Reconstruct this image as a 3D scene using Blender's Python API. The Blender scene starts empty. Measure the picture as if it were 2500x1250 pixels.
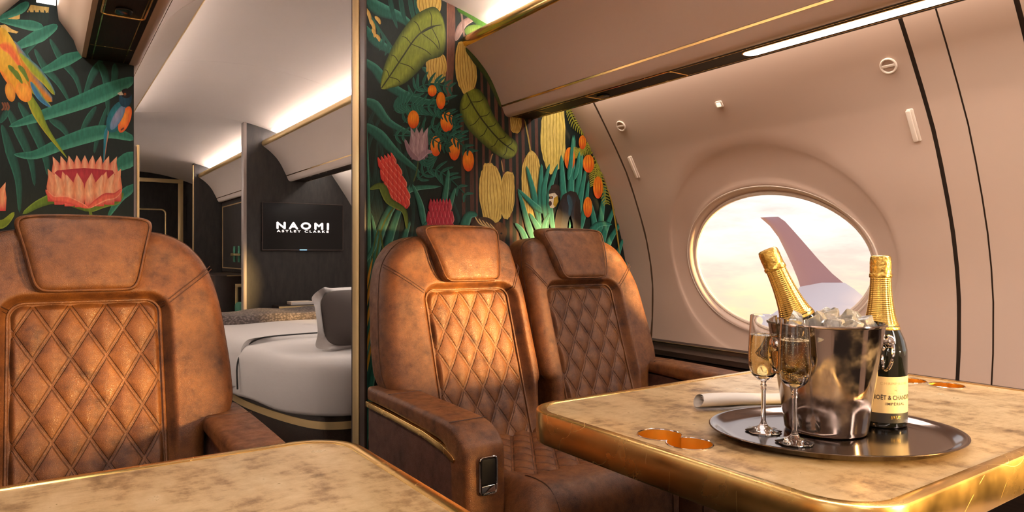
import bpy, bmesh, math, random
from mathutils import Vector, Matrix
import numpy as np
random.seed(7)
SC = bpy.context.scene
COL = SC.collection
# ---------------------------------------------------------------- camera
EYE = 1.04
YAW = math.radians(34.42)
SN, CS = math.sin(YAW), math.cos(YAW)
cam = bpy.data.cameras.new('camera'); cam.lens = 24.0; cam.sensor_width = 36.0
cam.shift_y = -0.0018; cam.clip_start = 0.01; cam.clip_end = 500
camo = bpy.data.objects.new('camera', cam); COL.objects.link(camo)
camo.location = (0, 0, EYE); camo.rotation_euler = (math.pi/2, 0, -YAW)
SC.camera = camo
# ---------------------------------------------------------------- colour management
SC.view_settings.view_transform = 'Standard'; SC.view_settings.look = 'None'
SC.view_settings.exposure = 0.0; SC.view_settings.gamma = 1.0
SC.view_settings.use_curve_mapping = False
# ---------------------------------------------------------------- world: hazy sunset sky with thin cloud
W = bpy.data.worlds.new('sunset_sky'); SC.world = W; W.use_nodes = True
nt = W.node_tree; nt.nodes.clear()
def wn(t, **k):
    n = nt.nodes.new(t)
    for a, b in k.items(): setattr(n, a, b)
    return n
tc = wn('ShaderNodeTexCoord'); sp = wn('ShaderNodeSeparateXYZ'); nt.links.new(tc.outputs['Generated'], sp.inputs[0])
rmp = wn('ShaderNodeValToRGB'); mr = wn('ShaderNodeMapRange'); mr.inputs[1].default_value = -.3; mr.inputs[2].default_value = .45
nt.links.new(sp.outputs[2], mr.inputs[0]); nt.links.new(mr.outputs[0], rmp.inputs[0])
e = rmp.color_ramp; e.elements[0].position = 0; e.elements[0].color = (.95, .58, .22, 1)
e.elements[1].position = 1; e.elements[1].color = (.80, .76, .80, 1)
for p_, c_ in ((.24, (1.0, .74, .34, 1)), (.33, (1.0, .86, .52, 1)), (.41, (1.0, .93, .80, 1)), (.50, (1.0, .94, .90, 1))):
    q = e.elements.new(p_); q.color = c_
mp = wn('ShaderNodeMapping'); mp.inputs['Scale'].default_value = (3, 3, 12); nt.links.new(tc.outputs['Generated'], mp.inputs[0])
nz = wn('ShaderNodeTexNoise'); nz.inputs['Scale'].default_value = 1.8; nz.inputs['Detail'].default_value = 7; nz.inputs['Roughness'].default_value = .62
nt.links.new(mp.outputs[0], nz.inputs['Vector'])
cr = wn('ShaderNodeValToRGB'); cr.color_ramp.elements[0].position = .44; cr.color_ramp.elements[0].color = (0, 0, 0, 1)
cr.color_ramp.elements[1].position = .64; cr.color_ramp.elements[1].color = (1, 1, 1, 1); nt.links.new(nz.outputs[0], cr.inputs[0])
mx = wn('ShaderNodeMix', data_type='RGBA'); mx.inputs[7].default_value = (.80, .60, .52, 1)
mu = wn('ShaderNodeMath', operation='MULTIPLY'); mu.inputs[1].default_value = .75
nt.links.new(cr.outputs[0], mu.inputs[0]); nt.links.new(mu.outputs[0], mx.inputs[0]); nt.links.new(rmp.outputs[0], mx.inputs[6])
bg = wn('ShaderNodeBackground'); bg.inputs[1].default_value = 1.25; nt.links.new(mx.outputs[2], bg.inputs[0])
ow = wn('ShaderNodeOutputWorld'); nt.links.new(bg.outputs[0], ow.inputs[0])
# ---------------------------------------------------------------- low sun shining in through the right-hand windows
sd = bpy.data.lights.new('sun', 'SUN'); sd.energy = 29.0; sd.color = (1.0, .61, .22); sd.angle = math.radians(9)
so = bpy.data.objects.new('sun', sd); COL.objects.link(so)
SUNDIR = Vector((-1.0, 1.70, -.15)).normalized()
so.rotation_euler = SUNDIR.to_track_quat('-Z', 'Y').to_euler(); so.location = (8, -8, 4)
# ---------------------------------------------------------------- lamps of the cabin (cove strips on top of the bins)
XC = .906                                    # cabin centre line
COVE_E, WASH_E = 80.0, 16.0
def area(name, loc, sx, sy, energy, rot, col=(1, .925, .87)):
    l = bpy.data.lights.new(name, 'AREA'); l.shape = 'RECTANGLE'; l.size = sx; l.size_y = sy; l.energy = energy; l.color = col
    o = bpy.data.objects.new(name, l); COL.objects.link(o); o.location = loc; o.rotation_euler = rot
    return o
for sgn in (1, -1):
    for y0, y1, k in ((-2.1, 2.2, 1.0), (2.60, 5.3, .92), (5.6, 7.9, .75)):
        x = XC + sgn*.535
        area('cove_lamp', (x, (y0+y1)/2, 1.900), .04, y1-y0, COVE_E*k*(y1-y0)/4, (0, math.radians(180 + sgn*80), 0))
    area('wall_wash_lamp', (XC + sgn*.955, .1, 1.735), .05, 4.3, WASH_E, (0, 0, 0), (1, .88, .76))
    area('wall_wash_lamp', (XC + sgn*.955, 3.9, 1.735), .05, 2.7, WASH_E*.6, (0, 0, 0), (1, .88, .76))
# reading-strip lamps sit just under the bright lenses of the main cabin bins
area('strip_lamp', (1.655, -.35, 1.603), .04, 3.0, 20.0, (0, 0, 0), (1, .92, .84))
area('strip_lamp', (XC-.749, -.75, 1.603), .04, 2.4, 15.0, (0, 0, 0), (1, .92, .84))
for x in (1.655, XC-.749): area('strip_lamp', (x, 3.35, 1.603), .04, 1.3, 4.0, (0, 0, 0), (1, .92, .86))  # unseen bedroom fill lamps, added to brighten the bin faces

# ================================================================ helpers
def lin(h):
    h = h.lstrip('#'); c = [int(h[i:i+2], 16)/255 for i in (0, 2, 4)]
    return tuple(((x/12.92) if x <= .04045 else ((x+.055)/1.055)**2.4) for x in c) + (1,)
MATS = {}
def pmat(name, col=(.5, .5, .5), rough=.5, metal=0., trans=0., ior=1.45, emit=None, estr=0., coat=0., alpha=1., spec=.5):
    m = bpy.data.materials.new(name); m.use_nodes = True; b = m.node_tree.nodes['Principled BSDF']
    b.inputs['Base Color'].default_value = tuple(col[:3]) + (1,); b.inputs['Roughness'].default_value = rough
    b.inputs['Metallic'].default_value = metal; b.inputs['Transmission Weight'].default_value = trans
    b.inputs['IOR'].default_value = ior; b.inputs['Coat Weight'].default_value = coat
    b.inputs['Specular IOR Level'].default_value = spec
    if emit: b.inputs['Emission Color'].default_value = tuple(emit[:3]) + (1,); b.inputs['Emission Strength'].default_value = estr
    MATS[name] = m
    return m
class NG:
    """tiny node-graph writer"""
    def __init__(s, m): s.t = m.node_tree; s.b = s.t.nodes['Principled BSDF']
    def n(s, t, ins=None, **k):
        n = s.t.nodes.new(t)
        for a, v in k.items(): setattr(n, a, v)
        for a, v in (ins or {}).items(): s.set(n, a, v)
        return n
    def set(s, n, i, v):
        if hasattr(v, 'links') or isinstance(v, bpy.types.NodeSocket): s.t.links.new(v, n.inputs[i])
        else: n.inputs[i].default_value = v
    def math(s, op, a, b=0.): return s.n('ShaderNodeMath', {0: a, 1: b}, operation=op).outputs[0]
    def obj(s): return s.n('ShaderNodeTexCoord').outputs['Object']
    def map(s, v, sc=(1, 1, 1), rot=(0, 0, 0)): return s.n('ShaderNodeMapping', {0: v, 'Scale': sc, 'Rotation': rot}).outputs[0]
    def noise(s, v, sc, det=4, ro=.55): return s.n('ShaderNodeTexNoise', {'Vector': v, 'Scale': sc, 'Detail': det, 'Roughness': ro}).outputs[0]
    def ramp(s, f, stops):
        r = s.n('ShaderNodeValToRGB', {0: f}); e = r.color_ramp
        while len(e.elements) < len(stops): e.elements.new(.5)
        for el, (p, c) in zip(e.elements, stops): el.position = p; el.color = tuple(c[:3]) + (1,)
        return r.outputs[0]
    def mix(s, f, a, b, bt='MIX'): return s.n('ShaderNodeMix', {0: f, 6: a, 7: b}, data_type='RGBA', blend_type=bt).outputs[2]
    def bump(s, h, st, dist=.001, normal=None):
        d = {'Height': h, 'Strength': st, 'Distance': dist}
        if normal is not None: d['Normal'] = normal
        return s.n('ShaderNodeBump', d).outputs[0]
    def out(s, **k):
        for a, v in k.items(): s.set(s.b, a.replace('_', ' '), v)

# ---- leather
def leather(name, dark, mid, light, quilt=None, rough=.44):
    m = pmat(name, mid, rough); g = NG(m); o = g.obj()
    n1 = g.noise(o, 9, 7, .62); n2 = g.noise(o, 38, 5, .65)
    f = g.math('ADD', g.math('MULTIPLY', n1, .55), g.math('MULTIPLY', n2, .45))
    c = g.ramp(f, [(.36, dark), (.5, mid), (.66, light)])
    vo = g.n('ShaderNodeTexVoronoi', {'Vector': o, 'Scale': 330.}, feature='DISTANCE_TO_EDGE').outputs[0]
    vs = g.n('ShaderNodeMapRange', {0: vo, 1: 0., 2: .22}).outputs[0]
    gr = g.math('ADD', vs, g.math('MULTIPLY', g.noise(o, 700, 2), .5))
    c = g.mix(g.n('ShaderNodeMapRange', {0: vs, 3: .28, 4: 0.}).outputs[0], c, tuple(x*.35 for x in dark[:3]) + (1,))
    nrm = g.bump(gr, .42, .0008)
    if quilt:                                         # double stitch rows along the quilting
        px, pz, ax = quilt
        s = g.n('ShaderNodeSeparateXYZ', {0: o}); X = s.outputs[0]; Z = s.outputs[ax]
        a = g.math('DIVIDE', X, px); b = g.math('DIVIDE', Z, pz)
        def dist(v):
            fr = g.math('FRACT', g.math('ADD', v, 100.))
            d = g.math('ABSOLUTE', g.math('SUBTRACT', g.math('ABSOLUTE', g.math('SUBTRACT', fr, .5)), .5))
            return g.math('MULTIPLY', d, 1/math.hypot(1/px, 1/pz))
        d = g.math('MINIMUM', dist(g.math('ADD', a, b)), dist(g.math('SUBTRACT', a, b)))
        k = g.n('ShaderNodeMapRange', {0: g.math('ABSOLUTE', g.math('SUBTRACT', d, .0034)), 1: .0004, 2: .0014, 3: 1., 4: 0.}).outputs[0]
        c = g.mix(g.math('MULTIPLY', k, .55), c, tuple(x*.25 for x in dark[:3]) + (1,))
        nrm = g.bump(g.math('MULTIPLY', k, -1.), .8, .0016, nrm)
    g.out(Base_Color=c, Normal=nrm)
    g.out(Roughness=g.n('ShaderNodeMapRange', {0: n2, 1: .3, 2: .7, 3: rough+.1, 4: rough-.1}).outputs[0])
    return m
LD, LM, LL = (.058, .018, .006), (.148, .050, .013), (.225, .083, .020)
QP = (.074, .122)
M_LEATHER = leather('brown_leather', LD, LM, LL)
M_QUILT = leather('brown_leather_quilted', LD, LM, LL, (QP[0], QP[1], 2))
M_QUILTH = leather('brown_leather_quilted_seat', LD, LM, LL, (QP[0], .11, 1))
M_LEADARK = leather('dark_brown_leather', (.045, .018, .012), (.095, .037, .023), (.13, .052, .031), rough=.5)
M_STITCH = pmat('stitch_thread', (.05, .017, .007), .6)
# ---- gold
def goldmat(name, col, rough, scratch=.25):
    m = pmat(name, col, rough, 1.); g = NG(m); o = g.obj()
    n = g.noise(o, 9, 5); k = None
    for sc_, rt in ((5., (.3, .5, .2)), (7., (1.1, .2, .9)), (11., (.2, 1.3, .5))):      # short curved hairline scratches
        l = g.math('ABSOLUTE', g.math('SUBTRACT', g.noise(g.map(o, (1, 1.6, 1), rt), sc_, 0), .5))
        l = g.n('ShaderNodeMapRange', {0: l, 1: .0008, 2: .0030, 3: 1., 4: 0.}).outputs[0]
        l = g.math('MULTIPLY', l, g.n('ShaderNodeMapRange', {0: g.noise(g.map(o, (1, 1, 1), rt), 17, 2), 1: .55, 2: .6}).outputs[0])
        k = l if k is None else g.math('MAXIMUM', k, l)
    g.out(Roughness=g.math('ADD', g.n('ShaderNodeMapRange', {0: n, 1: .3, 2: .7, 3: rough*.75, 4: rough*1.3}).outputs[0], g.math('MULTIPLY', k, .18)))
    g.out(Normal=g.bump(g.math('ADD', g.math('MULTIPLY', k, scratch), g.math('MULTIPLY', n, .1)), .16, .0003))
    return m
M_GOLD = goldmat('brushed_gold', (.92, .62, .22), .24)
M_GOLDS = pmat('satin_gold_trim', (.86, .66, .34), .46, 1.)
M_GOLDP = pmat('polished_gold', (.90, .62, .24), .20, 1.)
M_GOLDC = goldmat('cup_gold', (.95, .58, .10), .34, .05)
# ---- beige cabin lining
def lining(name, col, rough=.5):
    m = pmat(name, col, rough); g = NG(m); o = g.obj()
    n = g.noise(o, 1.5, 3); g.out(Base_Color=g.ramp(n, [(.3, tuple(x*.965 for x in col)), (.7, col)]))
    g.out(Normal=g.bump(g.noise(o, 420, 2), .05, .0005)); return m
M_WALL = lining('beige_lining', (.50, .36, .282), .42)
M_BIN = lining('beige_bin_shell', (.46, .325, .25), .38)
M_CEIL = lining('ceiling_lining', (.82, .765, .74), .6)
M_BEDBIN = lining('bedroom_bin_shell', (.74, .655, .60), .45)
M_CREAM = lining('cream_plastic', (.70, .58, .48), .4)
# ---- dark wood / fabric
def darkmat(name, c0, c1, sc, rough, stretch=(1, 1, 1)):
    m = pmat(name, c0, rough); g = NG(m); o = g.obj(); n = g.noise(g.map(o, stretch), sc, 7, .65)
    g.out(Base_Color=g.ramp(n, [(.35, c0), (.7, c1)])); g.out(Normal=g.bump(n, .15, .001)); return m
M_WOOD = darkmat('dark_wood', (.012, .007, .005), (.034, .019, .012), 14, .32, (14, 1, 14))
M_DARKWALL = darkmat('charcoal_textile', (.007, .0055, .005), (.027, .021, .018), 9, .55, (3, 3, .8))
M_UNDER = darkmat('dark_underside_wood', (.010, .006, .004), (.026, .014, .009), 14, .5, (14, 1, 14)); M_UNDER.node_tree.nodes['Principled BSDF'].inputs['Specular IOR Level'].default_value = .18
M_GREYTRIM = pmat('grey_beige_trim', (.27, .225, .205), .45)
M_JAMB = darkmat('brown_jamb', (.035, .020, .015), (.06, .035, .026), 8, .45)
M_BLACK = pmat('black_gloss', (.006, .005, .005), .12)
M_SEAM = pmat('seam_shadow_gap', (.03, .018, .012), .7)
M_CARPET = darkmat('dark_carpet', (.014, .010, .009), (.035, .026, .022), 60, .95)
M_CHROME = pmat('chrome', (.75, .72, .70), .08, 1.)
# ---- emission
M_LENS = pmat('light_lens', (1, 1, 1), .3, emit=(1, .97, .93), estr=4.0)
M_LITSQ = pmat('lit_indicator', (1, .95, .85), .4, emit=(1, .86, .66), estr=.9)
# ---- table top
mt = pmat('patina_tabletop', (.6, .45, .25), .30, 0., coat=0.); g = NG(mt); o = g.obj()
v = g.map(o, (2.2, 1.0, 1), (0, 0, .5))
f = g.math('ADD', g.math('MULTIPLY', g.noise(v, 5.5, 8, .68), .62), g.math('MULTIPLY', g.noise(g.map(o, (1, 2.0, 1), (0, 0, .6)), 22, 7, .72), .38))
ctb = g.ramp(f, [(.37, (.14, .080, .034)), (.44, (.33, .205, .094)), (.505, (.52, .36, .180)), (.62, (.63, .47, .265))])
g.out(Base_Color=ctb, Roughness=g.n('ShaderNodeMapRange', {0: f, 1: .35, 2: .65, 3: .40, 4: .26}).outputs[0], Metallic=.25)
g.out(Normal=g.bump(f, .12, .002)); M_TABLE = mt
# ---- printed mural: colours are stored with the printed shapes
mm = pmat('mural_print', (1, 1, 1), .6, spec=.3); g = NG(mm)
at = g.n('ShaderNodeAttribute', attribute_name='Col'); o = g.obj()
nn = g.noise(g.map(o, (60, 60, 14), (0, .6, 0)), 3, 4)
g.out(Base_Color=g.mix(.5, at.outputs['Color'], g.mix(1., at.outputs['Color'], g.ramp(nn, [(.3, (.55, .55, .55)), (.7, (1.35, 1.35, 1.35))]), 'MULTIPLY')))
M_MURAL = mm
# ---- glass etc.
M_GLASS = pmat('clear_glass', (1, 1, 1), .0, 0., 1., 1.45)
M_CHAMP = pmat('champagne', (.93, .70, .28), .0, 0., 1., 1.34)
M_ICE = pmat('ice', (.97, .965, .96), .04, 0., .86, 1.31); g = NG(M_ICE); g.out(Normal=g.bump(g.noise(g.obj(), 70, 4), .5, .004))
M_BUBBLE = pmat('bubble', (1, .97, .9), .1, emit=None)
M_BOTTLE = pmat('black_green_glass', (.006, .007, .005), .05, 0., 0., 1.5, coat=.6)
M_FOIL = pmat('gold_foil', (.90, .62, .16), .24, 1.); g = NG(M_FOIL); o = g.obj()
g.out(Normal=g.bump(g.noise(o, 120, 4), .5, .0035))
M_FOILX = pmat('gold_foil_embossed', (.90, .63, .17), .22, 1.); g = NG(M_FOILX); o = g.obj()
s_ = g.n('ShaderNodeSeparateXYZ', {0: o}); an = g.math('ARCTAN2', s_.outputs[1], s_.outputs[0])
u_ = g.math('MULTIPLY', an, 9.); w_ = g.math('MULTIPLY', s_.outputs[2], 900.)
hh = g.math('MULTIPLY', g.math('SINE', g.math('ADD', u_, w_)), g.math('SINE', g.math('SUBTRACT', u_, w_)))
g.out(Normal=g.bump(hh, .6, .0009))
M_LABEL = pmat('champagne_label', (.62, .50, .28), .5); g = NG(M_LABEL)
M_LABELTXT = pmat('label_ink', (.035, .03, .026), .6)
M_LABELPALE = pmat('label_emboss', (.46, .36, .19), .5)
M_LABELBLK = pmat('label_black_band', (.022, .020, .019), .4)
M_STEEL = pmat('smoked_steel', (.36, .30, .265), .07, 1.); g = NG(M_STEEL); g.out(Roughness=g.n('ShaderNodeMapRange', {0: g.noise(g.obj(), 28, 5), 1: .42, 2: .68, 3: .06, 4: .26}).outputs[0]); g.out(Normal=g.bump(g.noise(g.map(g.obj(), (20, 20, 2)), 2.2, 3), .05, .003))
M_TRAY = pmat('smoked_tray', (.20, .165, .155), .13, 1.)
M_LINEN = pmat('white_linen', (.72, .66, .60), .85); g = NG(M_LINEN); g.out(Normal=g.bump(g.noise(g.obj(), 900, 2), .15, .0004))
M_SHEET = pmat('white_bed_linen', (.54, .50, .48), .9); g = NG(M_SHEET); g.out(Normal=g.bump(g.noise(g.map(g.obj(), (1, 1, 1)), 9, 4), .35, .01))
M_PILLOWD = pmat('taupe_cushion', (.085, .068, .060), .9)
M_PIPING = pmat('black_piping', (.02, .017, .015), .6)
M_KNIT = pmat('taupe_knit', (.30, .245, .215), .95); g = NG(M_KNIT); o = g.obj()
wv = g.n('ShaderNodeTexVoronoi', {'Vector': g.map(o, (1, 1, 2)), 'Scale': 60.}).outputs[0]
g.out(Base_Color=g.ramp(wv, [(0., (.26, .21, .185)), (.6, (.07, .055, .05))]), Normal=g.bump(wv, -.9, .012))
M_GREENV = darkmat('green_velvet', (.02, .10, .06), (.04, .17, .10), 20, .8)
M_WING = pmat('wing_paint', (.62, .60, .66), .35); M_WINGLET = pmat('winglet_paint', (.36, .21, .23), .3)
M_PANE = bpy.data.materials.new('window_pane_glass'); M_PANE.use_nodes = True; t = M_PANE.node_tree; t.nodes.clear()
tr = t.nodes.new('ShaderNodeBsdfTransparent'); gl = t.nodes.new('ShaderNodeBsdfGlossy'); gl.inputs['Roughness'].default_value = .02
fr = t.nodes.new('ShaderNodeFresnel'); fr.inputs[0].default_value = 1.35; ms = t.nodes.new('ShaderNodeMixShader'); oo = t.nodes.new('ShaderNodeOutputMaterial')
t.links.new(fr.outputs[0], ms.inputs[0]); t.links.new(tr.outputs[0], ms.inputs[1]); t.links.new(gl.outputs[0], ms.inputs[2]); t.links.new(ms.outputs[0], oo.inputs[0])
M_SCREEN = pmat('dark_screen', (.010, .009, .009), .28, spec=.22)
M_SCREENTXT = pmat('screen_letters', (.8, .75, .72), .5, emit=(1, .93, .90), estr=.85)
M_BLUELED = pmat('blue_led', (.1, .4, .9), .4, emit=(.25, .62, 1), estr=3.)

# ---------------------------------------------------------------- object builders (all coordinates are world metres)
ORG = {}
def thing(name, label, cat, loc, group=None):
    o = bpy.data.objects.new(name, None); COL.objects.link(o); o.location = loc; o.empty_display_size = .05
    o['label'] = label; o['category'] = cat
    if group: o['group'] = group
    ORG[o.name] = Vector(loc); return o
def tag(o, label, cat, group=None):
    o['label'] = label; o['category'] = cat
    if group: o['group'] = group
    return o
def mesh(name, V, F, mat, parent=None, smooth=True, ang=35, origin=None, local=False, label=None, kind=None):
    org = Vector((0, 0, 0))
    if parent is not None: org = ORG[parent.name]
    elif origin is not None: org = Vector(origin)
    me = bpy.data.meshes.new(name)
    me.from_pydata([tuple(Vector(v) - (Vector() if local else org)) for v in V], [], [tuple(f) for f in F])
    bm = bmesh.new(); bm.from_mesh(me); bmesh.ops.recalc_face_normals(bm, faces=bm.faces); bm.to_mesh(me); bm.free()
    if smooth:
        me.polygons.foreach_set('use_smooth', [True]*len(me.polygons)); me.set_sharp_from_angle(angle=math.radians(ang))
    me.update()
    if mat: me.materials.append(mat)
    o = bpy.data.objects.new(name, me); COL.objects.link(o)
    if parent is not None: o.parent = parent
    else: o.location = org
    ORG[o.name] = org
    if label: o['label'] = label
    if kind: o['kind'] = kind
    return o
def struct(o): o['kind'] = 'structure'; return o
def struct_empty(name, loc=(0, 0, 0)):
    o = bpy.data.objects.new(name, None); COL.objects.link(o); o.location = loc; o['kind'] = 'structure'; ORG[o.name] = Vector(loc); return o
def loft(R, closed=True, cap0=False, cap1=False, loop=False):
    n = len(R[0]); V = [p for r in R for p in r]; F = []
    m = len(R)
    for i in range(m if loop else m-1):
        a, b = i*n, ((i+1) % m)*n
        for j in range(n if closed else n-1):
            k = (j+1) % n; F.append((a+j, a+k, b+k, b+j))
    if cap0: F.append(tuple(range(n-1, -1, -1)))
    if cap1: F.append(tuple(range((m-1)*n, m*n)))
    return V, F
def join(*parts):
    V, F = [], []
    for v, f in parts:
        k = len(V); V += list(v); F += [tuple(i+k for i in q) for q in f]
    return V, F
def box(x0, x1, y0, y1, z0, z1, r=0.):
    """box, optionally with chamfered/rounded edges"""
    bm = bmesh.new(); bmesh.ops.create_cube(bm, size=1)
    for v in bm.verts: v.co = Vector(((x0+x1)/2+v.co.x*(x1-x0), (y0+y1)/2+v.co.y*(y1-y0), (z0+z1)/2+v.co.z*(z1-z0)))
    if r: bmesh.ops.bevel(bm, geom=list(bm.edges), offset=r, segments=2, affect='EDGES', profile=.5)
    bm.verts.index_update(); V = [v.co.copy() for v in bm.verts]; F = [tuple(v.index for v in f.verts) for f in bm.faces]; bm.free(); return V, F
def tube(path, r, n=8, closed=False, caps=True):
    P = [Vector(p) for p in path]; R = []; m = len(P); up = None
    for i, p in enumerate(P):
        if closed: d = P[(i+1) % m]-P[i-1]
        else: d = P[min(i+1, m-1)]-P[max(i-1, 0)]
        d.normalize()
        if up is None: up = d.orthogonal().normalized()
        up = (up - d*up.dot(d)).normalized(); s = d.cross(up); rr = r[i] if isinstance(r, (list, tuple)) else r
        R.append([p + up*math.cos(t)*rr + s*math.sin(t)*rr for t in [2*math.pi*k/n for k in range(n)]])
    if closed: return loft(R, loop=True)
    return loft(R, True, caps, caps)
def lathe(prof, c, n=48, axis=None):
    c = Vector(c); R = []
    M = Vector(axis).to_track_quat('Z', 'Y').to_matrix() if axis else Matrix.Identity(3)
    for r, z in prof: R.append([c + M @ Vector((r*math.cos(2*math.pi*k/n), r*math.sin(2*math.pi*k/n), z)) for k in range(n)])
    return loft(R)
def smooth_poly(pts, n=6, closed=True):
    P = [Vector(p) for p in pts]; m = len(P); out = []
    for i in range(m if closed else m-1):
        g = (lambda k: P[k % m]) if closed else (lambda k: P[max(0, min(m-1, k))])
        a, b, c, d = g(i-1), g(i), g(i+1), g(i+2)
        for k in range(n):
            t = k/n; out.append(.5*((2*b)+(c-a)*t+(2*a-5*b+4*c-d)*t*t+(3*b-a-3*c+d)*t**3))
    if not closed: out.append(P[-1])
    return out
def rrect(x0, x1, y0, y1, r, n=8):
    o = []
    for cx, cy, a in ((x1-r, y1-r, 0), (x0+r, y1-r, 90), (x0+r, y0+r, 180), (x1-r, y0+r, 270)):
        for k in range(n+1): t = math.radians(a+90*k/n); o.append((cx+r*math.cos(t), cy+r*math.sin(t)))
    return o
def inset(poly, d):
    P = [Vector(p[:2]) for p in poly]; m = len(P)
    A = sum(P[i].x*P[(i+1) % m].y-P[(i+1) % m].x*P[i].y for i in range(m)); s = 1 if A > 0 else -1
    out = []
    for i in range(m):
        e1 = (P[i]-P[i-1]); e2 = (P[(i+1) % m]-P[i])
        e1 = e1.normalized() if e1.length > 1e-9 else e2.normalized(); e2 = e2.normalized() if e2.length > 1e-9 else e1
        n1 = Vector((-e1.y, e1.x))*s; n2 = Vector((-e2.y, e2.x))*s; b = n1+n2
        b = b/max(b.length_squared/2, .35) if b.length > 1e-6 else n1
        out.append(P[i]+b*d)
    return out
def slab(poly, w0, w1, r, mp, seg=4):
    """extrude a 2D outline from w0 to w1 with edges rounded by r; mp maps (u,v,w) to world"""
    R = []
    for k in range(seg+1):
        t = math.pi/2*k/seg; q = inset(poly, r*(1-math.sin(t))) if r else [Vector(p[:2]) for p in poly]
        R.append([mp(p.x, p.y, w0+(r*(1-math.cos(t)) if w1 > w0 else -r*(1-math.cos(t)))) for p in q])
        if not r: break
    for k in range(seg, -1, -1):
        t = math.pi/2*k/seg; q = inset(poly, r*(1-math.sin(t))) if r else [Vector(p[:2]) for p in poly]
        R.append([mp(p.x, p.y, w1-(r*(1-math.cos(t)) if w1 > w0 else -r*(1-math.cos(t)))) for p in q])
        if not r: break
    return loft(R, True, True, True)
XZ = lambda u, v, w: Vector((u, w, v))
YZ = lambda u, v, w: Vector((w, u, v))
XY = lambda u, v, w: Vector((u, v, w))
def sstep(a, b, x):
    t = max(0., min(1., (x-a)/(b-a))); return t*t*(3-2*t)
def pillow(bnd, cen, front, rho, depth, mp, rho2=None, rings=None, back=None):
    """closed cushion: outline bnd in (u,v); front(u,v) is the depth of its front, edges rounded by rho"""
    rho2 = rho2 or rho; B = [Vector(p[:2]) for p in bnd]; c = Vector(cen); n = len(B)
    rings = rings or [.12, .24, .35, .45, .54, .62, .69, .75, .80, .84, .875, .905, .93, .952, .97, .984, .993, 1.0]
    V = [mp(c.x, c.y, front(c.x, c.y))]; F = []; idx = []
    bk = back or front
    for r in rings:
        row = []
        for b in B:
            p = c+(b-c)*r; d = (1-r)*(b-c).length
            dr = rho-math.sqrt(max(0, rho*rho-(rho-d)**2)) if d < rho else 0
            row.append(len(V)); V.append(mp(p.x, p.y, front(p.x, p.y)+dr))
        idx.append(row)
    for r in reversed(rings):
        row = []
        for b in B:
            p = c+(b-c)*r; d = (1-r)*(b-c).length
            dr = rho2-math.sqrt(max(0, rho2*rho2-(rho2-d)**2)) if d < rho2 else 0
            row.append(len(V)); V.append(mp(p.x, p.y, bk(p.x, p.y)+depth-dr))
        idx.append(row)
    e = len(V); V.append(mp(c.x, c.y, bk(c.x, c.y)+depth))
    for j in range(n):
        F.append((0, idx[0][j], idx[0][(j+1) % n])); F.append((e, idx[-1][(j+1) % n], idx[-1][j]))
    for a, b in zip(idx, idx[1:]):
        for j in range(n): k = (j+1) % n; F.append((a[j], a[k], b[k], b[j]))
    return V, F
def fillpoly(outer, holes, z, t=0.):
    """flat plate with holes through the 2D curve fill"""
    cu = bpy.data.curves.new('tmp', 'CURVE'); cu.dimensions = '2D'; cu.fill_mode = 'BOTH'; cu.extrude = t
    for poly in [outer]+holes:
        s = cu.splines.new('POLY'); s.points.add(len(poly)-1); s.use_cyclic_u = True
        for q, p in zip(s.points, poly): q.co = (p[0], p[1], 0, 1)
    ob = bpy.data.objects.new('tmp', cu); COL.objects.link(ob); dg = bpy.context.evaluated_depsgraph_get()
    me = bpy.data.meshes.new_from_object(ob.evaluated_get(dg)); V = [(v.co.x, v.co.y, v.co.z+z) for v in me.vertices]; F = [tuple(p.vertices) for p in me.polygons]
    bpy.data.objects.remove(ob); bpy.data.curves.remove(cu); bpy.data.meshes.remove(me); return V, F
def textmesh(s, size=1., spacing=1., bold=0., xs=1.):
    cu = bpy.data.curves.new('tmp', 'FONT'); cu.body = s; cu.size = size; cu.align_x = 'CENTER'; cu.space_character = spacing; cu.offset = bold; cu.resolution_u = 4
    ob = bpy.data.objects.new('tmp', cu); COL.objects.link(ob); dg = bpy.context.evaluated_depsgraph_get()
    me = bpy.data.meshes.new_from_object(ob.evaluated_get(dg)); V = [(v.co.x*xs, v.co.y) for v in me.vertices]; F = [tuple(p.vertices) for p in me.polygons]
    bpy.data.objects.remove(ob); bpy.data.curves.remove(cu); bpy.data.meshes.remove(me); return V, F
def interp(tab, x):
    return float(np.interp(x, [a for a, b in tab], [b for a, b in tab]))
def ray(u, v):
    a = (u-1250)/(5000/3); b = (620.5-v)/(5000/3); return Vector((SN+a*CS, CS-a*SN, b))
def on_wall(u, v, Y):                                # a spot seen on the flat wall at depth Y
    r = ray(u, v); t = Y/r.y; return (r.x*t, EYE+r.z*t)
# ================================================================ the cabin shell
mir = lambda x: 2*XC-x
_wp = [(0., 1.98), (.3, 2.165), (.6, 2.255), (.8, 2.275), (.95, 2.270), (1.1, 2.237), (1.17, 2.213), (1.256, 2.178), (1.371, 2.127), (1.463, 2.073), (1.578, 1.996), (1.675, 1.928), (1.78, 1.845), (1.87, 1.762)]
_wt = [(p.x, p.y) for p in smooth_poly([(a, b, 0) for a, b in _wp], 8, False)]
def XW(z): return interp(_wt, z)
def ZCEIL(x): return 2.068-(x-XC)**2/3.66
ZB = [0., .2, .4, .6, .75, .9, 1.0, 1.1, 1.2, 1.3, 1.4, 1.5, 1.6, 1.7, 1.8, 1.87]
FLOOR_Y = (-2.15, 9.62)
fl = struct(mesh('floor', *box(mir(2.3), 2.3, FLOOR_Y[0], FLOOR_Y[1], -.05, 0), M_CARPET, smooth=False))
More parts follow.
